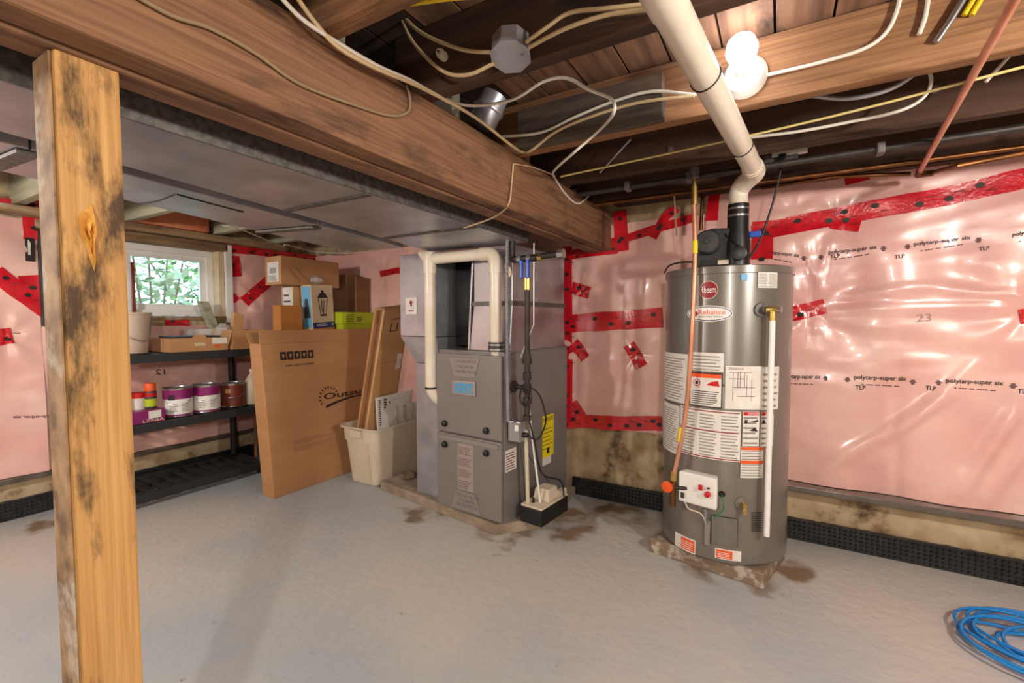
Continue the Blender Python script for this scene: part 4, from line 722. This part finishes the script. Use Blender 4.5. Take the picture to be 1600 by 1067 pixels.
# ================================================================ shelving with paint and boxes
sh = thing('plastic_shelf', 'black plastic shelving unit under the window', 'shelf', (-3.45, 1.55, 0))
SX0, SX1, SY0, SY1 = -3.66, -3.235, 1.0, 1.95
for z1_, nm in ((.085, 'bottom_shelf'), (.50, 'middle_shelf'), (.915, 'top_shelf')):
    fr = MB(); z0_ = z1_-.05
    for a0, a1, b0, b1 in ((SX0, SX1, SY0, SY0+.03), (SX0, SX1, SY1-.03, SY1), (SX0, SX0+.03, SY0+.03, SY1-.03), (SX1-.03, SX1, SY0+.03, SY1-.03)): fr.box(a0, a1, b0, b1, z0_, z1_)
    f_ = fr.build(nm, 'black_soft', sh, bevel=.003)
    for k in range(11): y_ = SY0+.05+k*(SY1-SY0-.1)/10; MB().box(SX0+.03, SX1-.03, y_-.014, y_+.014, z1_-.015, z1_-.002).build('slat', 'black_soft', f_)
    for k in range(5): x_ = SX0+.08+k*.068; MB().box(x_-.012, x_+.012, SY0+.03, SY1-.03, z1_-.028, z1_-.0155).build('slat', 'black_soft', f_)
for x_ in (SX0+.035, SX1-.035):
    for y_ in (SY0+.035, SY1-.035):
        for z0_, z1_ in ((0, .034), (.086, .449), (.501, .864)): MB().lathe([(.022, z0_), (.022, z1_)], (x_, y_, 0), 12).build('leg', 'black_soft', sh, smooth=40)
ZM, ZT = .501, .916
def px_y(px, x, py=600): return onx(px, py, x).y
def can(x, y, z, r, h, lab, band, wrap, m2='white'):
    t = thing('paint_can', lab, 'paint can', (x, y, z), 'cans on the middle shelf')
    MB().lathe([(r, 0), (r+.002, .003), (r, .006), (r, h-.006), (r+.003, h-.003), (r+.003, h), (r-.006, h), (r-.008, h-.006), (.001, h-.006)], (x, y, z), 32).build('can_body', 'steel', t, smooth=35)
    MB().lathe([(r+.001, .012), (r+.001, h*.62)], (x, y, z), 32).build('lower_label', m2, t, smooth=60); MB().lathe([(r+.001, h*.62), (r+.001, h-.012)], (x, y, z), 32).build('upper_label', band, t, smooth=60)
    MB().lathe([(r+.0015, .008), (r+.0015, .018)], (x, y, z), 32).build('base_band', band, t)
    lp = MB(); a0 = math.atan2(-y, -x)
    def cw(s, v, o=.002): return (x+(r+o)*math.cos(a0+s/r), y+(r+o)*math.sin(a0+s/r), z+v)
    MB().flat(slice_poly(rect(-.05, -.015, h*.6, h*.78)), lambda s, v: cw(s, v, .003)).build('name_plate', wrap, t); MB().flat([q for p in lines(-.045, .0, h*.2, h*.5, 5, .3)+lines(.02, .06, h*.2, h*.5, 5, .3) for q in slice_poly(p)], cw).build('fine_print', 'ink_soft', t, kind='stuff')
    MB().tube(smooth_path([cw(-.1, h*.75, .004), cw(-.05, h*.5, .012), cw(0, h*.42, .014), cw(.05, h*.5, .012), cw(.1, h*.75, .004)]), .0015, 5).build('wire_handle', 'steel', t)
cx_ = -3.36
can(cx_, px_y(277, cx_), ZM, .08, .185, 'white and purple paint can beside the spray can', 'purple', 'ink'); can(cx_, px_y(322, cx_), ZM, .08, .185, 'white and purple paint can next to the brown stain can', 'purple', 'purple'); can(cx_-.03, px_y(364, cx_-.03), ZM, .075, .17, 'brown and cream stain can near the white jug', 'brown_label', 'card_light', 'brown_label')
yb = px_y(240, -3.31); bxx = thing('labelled_box', 'low purple and white box lettered on its front, under the spray can', 'box', (-3.33, yb, ZM))
MB().box(-3.42, -3.262, yb-.14, yb+.035, ZM, ZM+.075).build('carton', 'purple', bxx, bevel=.002); MB().box(-3.2615, -3.2605, yb-.05, yb+.015, ZM+.025, ZM+.07).build('white_panel', 'paper', bxx)
MB().flat(fit_text('LENIA', yb-.08, yb+.03, ZM+.004, ZM+.022, .01), lambda u, v: (-3.260, u, v)).build('box_lettering', 'card_pale', bxx)
ys = px_y(234, -3.34); sc = thing('spray_can', 'spray can with bright orange cap on the purple box', 'spray can', (-3.34, ys, ZM+.075))
MB().lathe([(.031, 0), (.032, .004), (.032, .1), (.026, .112)], (-3.34, ys, ZM+.0755), 24).build('can_body', 'dark_grey', sc, smooth=35); MB().lathe([(.0325, .012), (.0325, .06)], (-3.34, ys, ZM+.0755), 24).build('lower_label', 'lime', sc); MB().lathe([(.0325, .075), (.0325, .095)], (-3.34, ys, ZM+.0755), 24).build('logo_band', 'red', sc); MB().lathe([(.03, .108), (.03, .15), (.027, .155)], (-3.34, ys, ZM+.0755), 24).build('cap', 'orange', sc, smooth=40)
yt = px_y(215, -3.36); tu = thing('red_tub', 'small red and white tub behind the post side of the spray can', 'tub', (-3.36, yt, ZM+.075)); MB().lathe([(.034, 0), (.036, .07)], (-3.36, yt, ZM+.0755), 20).build('tub', 'paper', tu, smooth=40); MB().lathe([(.038, .07), (.038, .1), (.034, .104)], (-3.36, yt, ZM+.0755), 20).build('lid', 'red', tu, smooth=40)
yj = px_y(399, -3.36); jg = thing('white_jug', 'white plastic jug at the end of the middle shelf', 'jug', (-3.36, yj-.01, ZM)); MB().lathe([(.05, 0), (.055, .01), (.055, .16), (.03, .21), (.018, .22), (.018, .24)], (-3.36, yj-.02, ZM), 20).build('jug_body', 'tote', jg, smooth=50); MB().lathe([(.02, .24), (.02, .258)], (-3.36, yj-.02, ZM), 16).build('cap', 'white', jg)
# top shelf
y0 = px_y(218, -3.4, 520); bk = thing('bucket', 'pale plastic bucket half hidden by the post', 'bucket', (-3.43, y0-.05, ZT)); MB().lathe([(.1, 0), (.105, .004), (.125, .235), (.131, .237), (.131, .25), (.12, .25), (.1, .02)], (-3.43, y0-.06, ZT), 28).build('bucket_body', 'bucket', bk, smooth=40); MB().tube(smooth_path([(-3.43, y0-.06-.128, ZT+.23), (-3.30, y0-.06-.06, ZT+.12), (-3.30, y0-.0, ZT+.08), (-3.40, y0+.06, ZT+.21)]), .003, 6).build('bail_handle', 'steel', bk)
ya, yb2 = px_y(262, -3.3, 530), px_y(352, -3.3, 530)
def open_box(name, lab, x0, x1, y0, y1, z, h, m, par_group=None, flaps=(), th=.004):
    t = thing(name, lab, 'box', ((x0+x1)/2, (y0+y1)/2, z), par_group)
    b_ = MB(); b_.box(x0, x1, y0, y1, z, z+th); b_.box(x0, x0+th, y0, y1, z+th, z+h); b_.box(x1-th, x1, y0, y1, z+th, z+h); b_.box(x0+th, x1-th, y0, y0+th, z+th, z+h); b_.box(x0+th, x1-th, y1-th, y1, z+th, z+h)
    b_.build('carton', m, t)
    for side_, ln, tilt in flaps:
        f = MB(); c_, s_ = math.cos(tilt)*ln, math.sin(tilt)*ln
        if side_ == 'x1': q = [(x1, y0, z+h), (x1, y1, z+h), (x1+c_, y1, z+h+s_), (x1+c_, y0, z+h+s_)]
        if side_ == 'x0': q = [(x0, y0, z+h), (x0, y1, z+h), (x0-c_, y1, z+h+s_), (x0-c_, y0, z+h+s_)]
        if side_ == 'y0': q = [(x0, y0, z+h), (x1, y0, z+h), (x1, y0-c_, z+h+s_), (x0, y0-c_, z+h+s_)]
        if side_ == 'y1': q = [(x0, y1, z+h), (x1, y1, z+h), (x1, y1+c_, z+h+s_), (x0, y1+c_, z+h+s_)]
        qv = [Vector(v) for v in q]; nn = (qv[1]-qv[0]).cross(qv[2]-qv[1]).normalized()*.003
        f.hexa([v for v in qv], [v+nn for v in qv]).build('flap', m, t)
    return t
tb = open_box('cardboard_tray', 'shallow cardboard tray with notched front on the top shelf', -3.52, -3.27, ya, yb2, ZT, .088, 'card')
MB().box(-3.2695, -3.2685, yb2-.10, yb2-.005, ZT+.045, ZT+.085).build('paper_label', 'paper', tb); MB().box(-3.2685, -3.2675, yb2-.085, yb2-.05, ZT+.02, ZT+.038).build('orange_sticker', 'orange', tb); MB().box(-3.2695, -3.268, (ya+yb2)/2-.035, (ya+yb2)/2+.03, ZT+.035, ZT+.055).build('hand_hole', 'card_pale', tb)
MB().prism([((ya+yb2)/2-.05, ZT+.088), ((ya+yb2)/2+.04, ZT+.088), ((ya+yb2)/2+.025, ZT+.108), ((ya+yb2)/2-.03, ZT+.108)], -3.274, -3.27, 'x').build('front_tab', 'card', tb)
tag(MB().box(-3.5, -3.3, ya+.03, yb2-.03, ZT+.006, ZT+.1).build('packaged_goods', 'dark_grey', bevel=.004), 'dark packaged goods lying inside the shallow tray', 'package')
wb = tag(MB().box(-3.6, -3.54, yb2-.12, yb2+.1, ZT, ZT+.14).build('white_box', 'paper', bevel=.002), 'white carton behind the tray below the window', 'box')
yc = yb2+.02; b2 = open_box('cardboard_box', 'open cardboard box full of odds and ends at the shelf end', -3.5, -3.25, yc, SY1+.02, ZT, .135, 'card', flaps=(('y0', .1, -1.3),))
tag(MB().hexa([(-3.42, yc+.06, ZT+.01), (-3.38, yc+.06, ZT+.01), (-3.38, yc+.13, ZT+.01), (-3.42, yc+.13, ZT+.01)], [(-3.44, yc+.10, ZT+.26), (-3.40, yc+.10, ZT+.26), (-3.40, yc+.17, ZT+.24), (-3.44, yc+.17, ZT+.24)]).build('picture_frame', 'card_light', bevel=.003), 'small tan frame sticking out of the open box', 'frame')
tag(MB().lathe([(.03, 0), (.06, .05), (.05, .12), (.02, .15)], (-3.42, yc+.03, ZT+.03), 9).build('plastic_bag', 'clear_bag', smooth=20), 'crumpled clear plastic bag in the open box', 'bag')
tag(MB().hexa([(-3.62, 1.80, ZT+.0), (-3.57, 1.80, ZT), (-3.57, 1.86, ZT), (-3.62, 1.86, ZT)], [(-3.70, 1.72, ZT+.34), (-3.65, 1.72, ZT+.34), (-3.65, 1.78, ZT+.34), (-3.70, 1.78, ZT+.34)]).build('offcut_board', 'pale_wood', bevel=.003), 'pale painted board offcut leaning by the window jamb', 'board')

# ---------------------------------------------------------------- flat-pack carton, leaning
CB = [(-2.70, 1.66), (-2.70, 2.64)]; TH = .12; LEAN = -.11; CH = .97
oc = thing('flat_pack_carton', 'large flat brown carton printed with a sun logo, leaning upright', 'box', (-2.76, 2.15, 0))
def cpt(u, v, off=0): return Vector((-2.70+LEAN*v+off, 1.66+u*(1+.02*v), v*CH))     # u metres along, v 0..1 up
MB().hexa([cpt(0, 0, -TH), cpt(0, 0), cpt(.98, 0), cpt(.98, 0, -TH)], [cpt(0, 1, -TH), cpt(0, 1), cpt(.98, 1), cpt(.98, 1, -TH)]).build('carton', 'card', oc, bevel=.006)
MB().hexa([cpt(0, 1, -.004), cpt(0, 1), cpt(.98, 1), cpt(.98, 1, -.004)], [cpt(.01, 1.085, -.02), cpt(.01, 1.085, -.016), cpt(.97, 1.085, -.016), cpt(.97, 1.085, -.02)]).build('top_flap', 'card', oc)
MB().hexa([cpt(0, 1, -TH), cpt(0, 1, -TH+.004), cpt(.98, 1, -TH+.004), cpt(.98, 1, -TH)], [cpt(.01, 1.07, -TH-.04), cpt(.01, 1.07, -TH-.036), cpt(.97, 1.07, -TH-.036), cpt(.97, 1.07, -TH-.04)]).build('top_flap', 'card', oc)
# printing: convert pixels to carton face coordinates
CN = Vector((1, 0, -LEAN/CH)).normalized()
def cuv(px, py):
    d = ray(px, py); t = (Vector((-2.70, 0, 0))-CAM).dot(CN)/d.dot(CN); p = CAM+d*t; v = p.z/CH; return ((p.y-1.66)/(1+.02*v), v)
cf = lambda u, v: cpt(u, v, .002)
a, b = cuv(438, 563), cuv(491, 556); hh = abs(cuv(438, 551)[1]-cuv(438, 564)[1])
ic = []; sq = []
for k in range(5):
    u0 = a[0]+(b[0]-a[0])*k/5; u1 = u0+(b[0]-a[0])*.17; v0 = a[1]; ic.append(rect(u0, u1, v0, v0+hh)); um = (u0+u1)/2
    sq += [circ(um, v0+hh*.55, (u1-u0)*.22, 8, hh*.2), rect(um-.004, um+.004, v0+hh*.2, v0+hh*.5)]
MB().flat(ic, cf).build('handling_symbols', 'ink', oc); MB().flat(sq, lambda u, v: cpt(u, v, .003)).build('symbol_pictograms', 'card', oc)
a, b = cuv(446, 573), cuv(491, 567); MB().flat(fit_text('84G-007V00BK', a[0], b[0], a[1], a[1]+.013, .006), cf).build('model_number', 'ink', oc)
a, b = cuv(506, 626), cuv(566, 618); MB().flat(fit_text('Outsunny', a[0], b[0]+.19, a[1]-.008, a[1]+.05, .012), cf).build('brand_lettering', 'ink', oc)
sun = []; c0 = cuv(512, 621)
for k in range(11):
    an = math.radians(10+k*20); r0, r1 = .058, .082; da = .09
    sun.append([(c0[0]+.01+r1*math.cos(an-da), c0[1]+r1*math.sin(an-da)), (c0[0]+.01+r1*math.cos(an+da), c0[1]+r1*math.sin(an+da)), (c0[0]+.01+r0*math.cos(an), c0[1]+r0*math.sin(an))])
MB().flat(sun, cf).build('sun_rays', 'ink', oc)
c1 = cuv(509, 634); c2 = cuv(570, 618); n = 14; sw_ = []
for k in range(n):
    t0, t1 = k/n, (k+1)/n; f = lambda t: (c1[0]+(c2[0]-c1[0]+.1)*t, c1[1]+(c2[1]-c1[1])*t+.03*math.sin(t*math.pi)*.8); h_ = lambda t: .016*(1-t)+.002
    sw_.append([(f(t0)[0], f(t0)[1]-h_(t0)), (f(t1)[0], f(t1)[1]-h_(t1)), (f(t1)[0], f(t1)[1]+.002), (f(t0)[0], f(t0)[1]+.002)])
MB().flat(sw_, cf).build('logo_swoosh', 'ink', oc)
a, b = cuv(457, 690), cuv(515, 682); MB().flat([rect(a[0], a[0]+(b[0]-a[0])*f_, a[1]-k*.012, a[1]-k*.012+.002) for k, f_ in enumerate((.75, 1.1, .5, 0, 1.1, .9, .5))], cf).build('small_print', 'ink_soft', oc)
# carton stack behind, and goods on top of it
tag(MB().box(-3.50, -2.99, 2.0, 2.66, 0, 1.03).build('storage_carton', 'card_dark', bevel=.004), 'big brown carton hidden behind the leaning flat carton', 'box')
ZC = 1.031
def yz(px, py, x): p = onx(px, py, x); return p.y, p.z
def carton(lab, x0, x1, pxl, pxr, pyt, z0, m, name='cardboard_box', z1=None):
    y0, y1 = px_y(pxl, x1, (pyt+500)/2), px_y(pxr, x1, (pyt+500)/2); z1 = z1 or yz((pxl+pxr)/2, pyt, x1)[1]
    t = thing(name, lab, 'box', ((x0+x1)/2, (y0+y1)/2, z0)); MB().box(x0, x1, y0, y1, z0, z1).build('carton', m, t, bevel=.003); return t, y0, y1, z1
t, y0, y1, z1 = carton('small carton with a white side label under the long carton', -3.22, -3.08, 458, 500, 448, ZC, 'card_light'); MB().box(-3.2, -3.085, y0-.0012, y0-.0004, ZC+.02, z1-.01).build('side_label', 'paper', t); zs = z1+.001
MB().flat(lines(-3.19, -3.1, ZC+.04, z1-.03, 6, .3), lambda u, v: (u, y0-.0016, v)).build('label_print', 'ink_soft', t)
t, y0, y1, z1 = carton('long carton with a shipping label on its end, lying on top', -3.21, -3.02, 440, 530, 405, zs, 'card'); MB().box(-3.18, -3.05, y0-.0012, y0-.0004, zs+.02, z1-.04).build('shipping_label', 'paper', t); MB().flat(lines(-3.17, -3.06, zs+.03, zs+.07, 4, .4)+[rect(-3.15+k*.011, -3.15+k*.011+.005, zs+.08, zs+.12) for k in range(7)], lambda u, v: (u, y0-.0016, v)).build('label_print', 'ink', t)
yl_, yr_ = y1+.012, px_y(570, -3.0, 440)
t = thing('tall_carton', 'tall dark cardboard box beside the long carton', 'box', (-3.2, (yl_+yr_)/2, ZC)); MB().box(-3.4, -3.03, max(yl_, 2.52), 2.66, ZC, 1.49).build('carton', 'card_dark', t, bevel=.003)
cpn = MB().box(-2.985, -2.968, 2.56, 2.69, ZC-.3, 1.47).build('cardboard_sheet', 'card_dark', bevel=.003); tag(cpn, 'flat dark cardboard panel standing beside the tall dark box', 'cardboard')
y0, y1 = px_y(438, -2.98, 488), px_y(472, -2.98, 488); tag(MB().box(-3.07, -2.975, y0, y1, ZC, yz(450, 477, -2.975)[1]).build('wooden_box', 'card_orange', bevel=.003), 'orange brown wooden box before the labelled carton', 'box')
y0, y1 = px_y(405, -3.04, 495), px_y(432, -3.04, 495); tag(MB().lathe([(.05, 0), (.06, .02), (.04, .04), (.01, .05)], (-3.09, 2.03, ZC), 9).build('white_package', 'paper', smooth=20), 'crumpled white paper package at the end of the carton pile', 'package')
# lantern box
y0, y1 = px_y(489, -2.96, 470), px_y(523, -2.96, 470); zt = yz(500, 445, -2.96)[1]
TL = Matrix.Translation((-2.962, (y0+y1)/2, ZC)) @ Matrix.Rotation(math.radians(8), 4, 'Z') @ Matrix.Rotation(math.radians(3), 4, 'X'); ww = (y1-y0)/2+.01; hh = zt-ZC
lb = thing('lantern_box', 'lantern packaging with a printed black lantern and clear window side', 'box', (-2.97, (y0+y1)/2, ZC)); MB(TL).box(-.1, 0, -ww, ww, .003, hh).build('carton', 'card_pale', lb, bevel=.002)
ff = lambda u, v: (.0012, u*ww, .003+v*hh)
MB(TL).flat([rect(-.98, .98, .02, .2)], ff).build('lower_band', 'navy', lb); MB(TL).flat([rect(-.98, .98, .02, .08)], lambda u, v: (.0016, u*ww, .003+v*hh)).build('orange_band', 'card_orange', lb)
MB(TL).flat([[(-.5, .72), (.5, .72), (.25, .82), (-.25, .82)], rect(-.12, .12, .82, .88), [(-.45, .7), (-.38, .7), (-.22, .36), (-.28, .36)], [(.38, .7), (.45, .7), (.28, .36), (.22, .36)], rect(-.3, .3, .33, .37), rect(-.04, .04, .37, .7), rect(-.16, -.1, .4, .66), rect(.1, .16, .4, .66)], lambda u, v: (.0016, u*ww, .003+v*hh)).build('lantern_print', 'ink', lb)
MB(TL).flat(lines(-.7, .5, .12, .18, 3, .4)+[rect(.72+k*.04, .735+k*.04, .12, .18) for k in range(5)], lambda u, v: (.002, u*ww, .003+v*hh)).build('band_print', 'paper', lb)
MB(TL).flat([[(-.09, .1), (-.01, .1), (-.01, .95), (-.09, .95)]], lambda u, v: (u, -ww-.001, .003+v*hh)).build('clear_window', 'lightblue', lb); MB(TL).flat([[(-.08, .3), (-.02, .3), (-.035, .7), (-.065, .7)]], lambda u, v: (u, -ww-.0016, .003+v*hh)).build('window_lantern', 'dark_grey', lb)
tag(MB(TL).lathe([(.02, 0), (.05, .02), (.045, .05), (.01, .07)], (-.05, 0, hh+.004), 10).build('plastic_bag', 'clear_bag', smooth=20), 'crumpled clear bag on top of the lantern packaging', 'bag')
cable('wooden_dowel', 'thin brown dowel leaning across the long carton', [onx(470, 440, -2.99), onx(449, 416, -3.0)], .004, 'card_dark', 'stick', per=2)
y0, y1 = px_y(528, -2.94, 485), px_y(584, -2.94, 485); gb = thing('green_box', 'yellow green retail box with a clear bag beside the lantern packaging', 'box', (-2.93, (y0+y1)/2, ZC)); MB().box(-2.985, -2.90, max(y0, 2.36), min(y1, 2.685), ZC+.06, ZC+.15).build('carton', 'lime', gb, bevel=.003); MB().flat(lines(2.5, 2.57, ZC+.08, ZC+.12, 3, .5)+lines(2.40, 2.48, ZC+.075, ZC+.14, 5, .3), lambda u, v: (-2.899, u, v)).build('box_print', 'ink', gb); MB().box(-2.98, -2.905, 2.37, 2.68, ZC+.001, ZC+.0595).build('under_box', 'lime', gb)

# ---------------------------------------------------------------- tote with tall carton
tt = thing('storage_tote', 'beige plastic storage tote without lid', 'tote', (-2.36, 2.33, 0))
def rr_(cx, cy, hx, hy, rad, n=5):
    out = []
    for sx, sy, a0 in ((1, 1, 0), (-1, 1, 90), (-1, -1, 180), (1, -1, 270)):
        for k in range(n+1): a = math.radians(a0+90*k/n); out.append((cx+sx*(hx-rad)+rad*math.cos(a), cy+sy*(hy-rad)+rad*math.sin(a)))
    return out
tcx, tcy = -2.42, 2.355
prof = [(.125, .225, 0.001), (.135, .235, .012), (.158, .262, .30), (.166, .27, .302), (.17, .275, .385), (.188, .292, .39), (.19, .294, .402), (.178, .282, .402), (.168, .272, .388), (.15, .25, .30), (.125, .22, .02)]
vs = []; fs = []; n = 24
for hx, hy, z in prof: vs += [(x_, y_, z) for x_, y_ in rr_(tcx, tcy, hx, hy, .05)]
for i in range(len(prof)-1): fs += [(i*n+k, i*n+(k+1) % n, (i+1)*n+(k+1) % n, (i+1)*n+k) for k in range(n)]
fs += [tuple(range(n))[::-1], tuple(range((len(prof)-1)*n, len(prof)*n))]
MB().add(vs, fs).build('tub', 'tote', tt, smooth=35)
for x_ in (-.08, .08): MB().hexa([(tcx+x_-.006, tcy-.243, .02), (tcx+x_+.006, tcy-.243, .02), (tcx+x_+.006, tcy-.235, .02), (tcx+x_-.006, tcy-.235, .02)], [(tcx+x_-.006, tcy-.269, .3), (tcx+x_+.006, tcy-.269, .3), (tcx+x_+.006, tcy-.255, .3), (tcx+x_-.006, tcy-.255, .3)]).build('rib', 'tote', tt)
MB().box(tcx-.05, tcx+.05, tcy-.30, tcy-.27, .335, .385).build('handle_grip', 'tote', tt, bevel=.006)
tc = thing('long_carton', 'tall narrow open carton standing in the tote', 'box', (-2.36, 2.3, .1))
def tq(px, py, y): return ony(px, py, y)
f4 = [onx(568, 705, -2.42), onx(608, 692, -2.42), onx(640, 480, -2.27), onx(601, 485, -2.27)]; b4 = [p+Vector((-.02, 0, .002)) for p in f4]
ml = lambda a, b, t: a.lerp(b, t)
MB().hexa([f4[0], f4[1], b4[1], b4[0]], [f4[3], f4[2], b4[2], b4[3]]).build('front_half', 'card_light', tc, bevel=.002)
o1 = Vector((-.022, .03, 0)); o2 = Vector((-.075, .03, 0))
MB().hexa([f4[0]+o2, f4[0]+o1, f4[1]+o1, f4[1]+o2], [f4[3]+o2, f4[3]+o1, f4[2]+o1, f4[2]+o2]).build('shaded_channel', 'card_dark', tc, bevel=.002)  # block filling the open channel, its inner shade put into the cardboard colour
o3 = Vector((-.077, -.004, 0)); o4 = Vector((-.095, -.004, 0))
MB().hexa([f4[0]+o4, f4[0]+o3, f4[1]+o3, f4[1]+o4], [f4[3]+o4, f4[3]+o3, f4[2]+o3, f4[2]+o4]).build('back_half', 'card', tc, bevel=.002)
MB().hexa([f4[3]+o4, f4[3], f4[2], f4[2]+o4], [f4[3]+o4+Vector((0, .01, .018)), f4[3]+Vector((-.01, .01, .014)), f4[2]+Vector((-.01, 0, .014)), f4[2]+o4+Vector((0, 0, .018))]).build('top_flap', 'card', tc)
k0 = lambda a, b: ml(ml(f4[0], f4[1], a), ml(f4[3], f4[2], a), b)+Vector((.002, 0, 0))
MB().flat([rect(.78, .97, .56, .67)], k0).build('barcode_label', 'paper', tc); MB().flat([rect(.3, .65, .925, .932), rect(.3, .36, .84, .9), rect(.56, .62, .84, .9), rect(.3, .62, .84, .847)], k0).build('carton_print', 'ink_soft', tc); MB().flat([rect(0, 1, .62, .622)], k0).build('fold_line', 'card_dark', tc)
fb = thing('packing_panel', 'white wrapped panel printed with symbols inside the tote', 'package', (-2.3, 2.1, .1))
q = [onx(592, 690, -2.345), onx(640, 675, -2.345), onx(645, 609, -2.30), onx(588, 622, -2.33)]; bk_ = Vector((-.016, .004, 0))
MB().hexa([q[0], q[1], q[1]+bk_, q[0]+bk_], [q[3], q[2], q[2]+bk_, q[3]+bk_]).build('panel', 'paper', fb, bevel=.002)
kk = lambda a, b: ml(ml(q[0], q[1], a), ml(q[3], q[2], a), b)+Vector((.0015, -.001, 0))
MB().flat([rect(.05, .11, .36+k*.05, .385+k*.05) for k in range(12)]+[rect(.19, .26, .36+k*.06, .40+k*.06) for k in range(10)]+[rect(.32, .36, .4+k*.1, .46+k*.1) for k in range(5)], kk).build('panel_print', 'ink', fb); MB().flat(lines(.45, .97, .45, .92, 14, .25, .03), kk).build('panel_lines', 'steel', fb)
bg_ = MB().grid(lambda a, b: Vector((-2.285+.012*math.sin(a*21+b*4), 2.3+.28*a+.012*math.sin(b*9), .33+.19*b)), 14, 8).build('plastic_wrap', 'clear_bag', smooth=60); tag(bg_, 'sheet of clear plastic wrap bunched inside the tote', 'plastic wrap')

# ---------------------------------------------------------------- blue cord
pts = []; N = 260
for k in range(N):
    t = k/N; a = t*2*math.pi*9; rr2 = .155+.05*math.sin(t*47)+.03*math.sin(a*.37+2)
    pts.append((.80+rr2*1.1*math.cos(a)+.03*math.sin(t*31), 2.16+rr2*.95*math.sin(a)+.03*math.cos(t*23), .008+.028*t+.008*(1+math.sin(a*1.3+t*9))))
tag(MB().tube(pts, .0055, 7).build('extension_cord', 'cable_blue', smooth=60), 'bright blue cord coiled on the floor', 'cord')

cable('cable', 'thin white wire sagging under the joists above the long carton', [onz(347, 352, 1.74), onz(375, 358, 1.735), onz(440, 384, 1.70), onz(447, 382, 1.70), onz(490, 393, 1.69), onz(545, 396, 1.68)], .004, 'cable_white', 'wire')
cable('wire', 'short dark wire hanging under the return duct', [onz(213, 319, 1.505), onz(245, 314, 1.50), onz(275, 303, 1.507)], .003, 'black', 'wire')
cable('wire', 'long dark wire lying along the duct seam', [onz(275, 303, 1.506), onz(330, 318, 1.506), onz(380, 331, 1.506)], .003, 'black', 'wire')
kp = ony(695, 90, 1.019); kn = thing('ceramic_knob', 'old ceramic wiring knob on the joist below the junction box cables', 'insulator', kp)
MB().lathe([(.011, 0), (.013, .008), (.009, .016), (.013, .024), (.01, .034)], kp, 14, (.2, -1, -.1)).build('knob', 'offwhite', kn, smooth=40); MB().lathe([(.003, .034), (.003, .04)], kp, 8, (.2, -1, -.1)).build('nail', 'iron', kn)
for i_, (px, py) in enumerate(((1047, 233), (1459, 140))):
    MB_ = MB().lathe([(.014, 0), (.014, .003), (.006, .004), (.006, .009)], ony(px, py, 1.999), 14, (0, -1, 0)).build('washer', 'steel', smooth=40); tag(MB_, 'round steel washer on the dark joist '+('above the heater blower' if i_ == 0 else 'beside the drooping white cable'), 'washer')
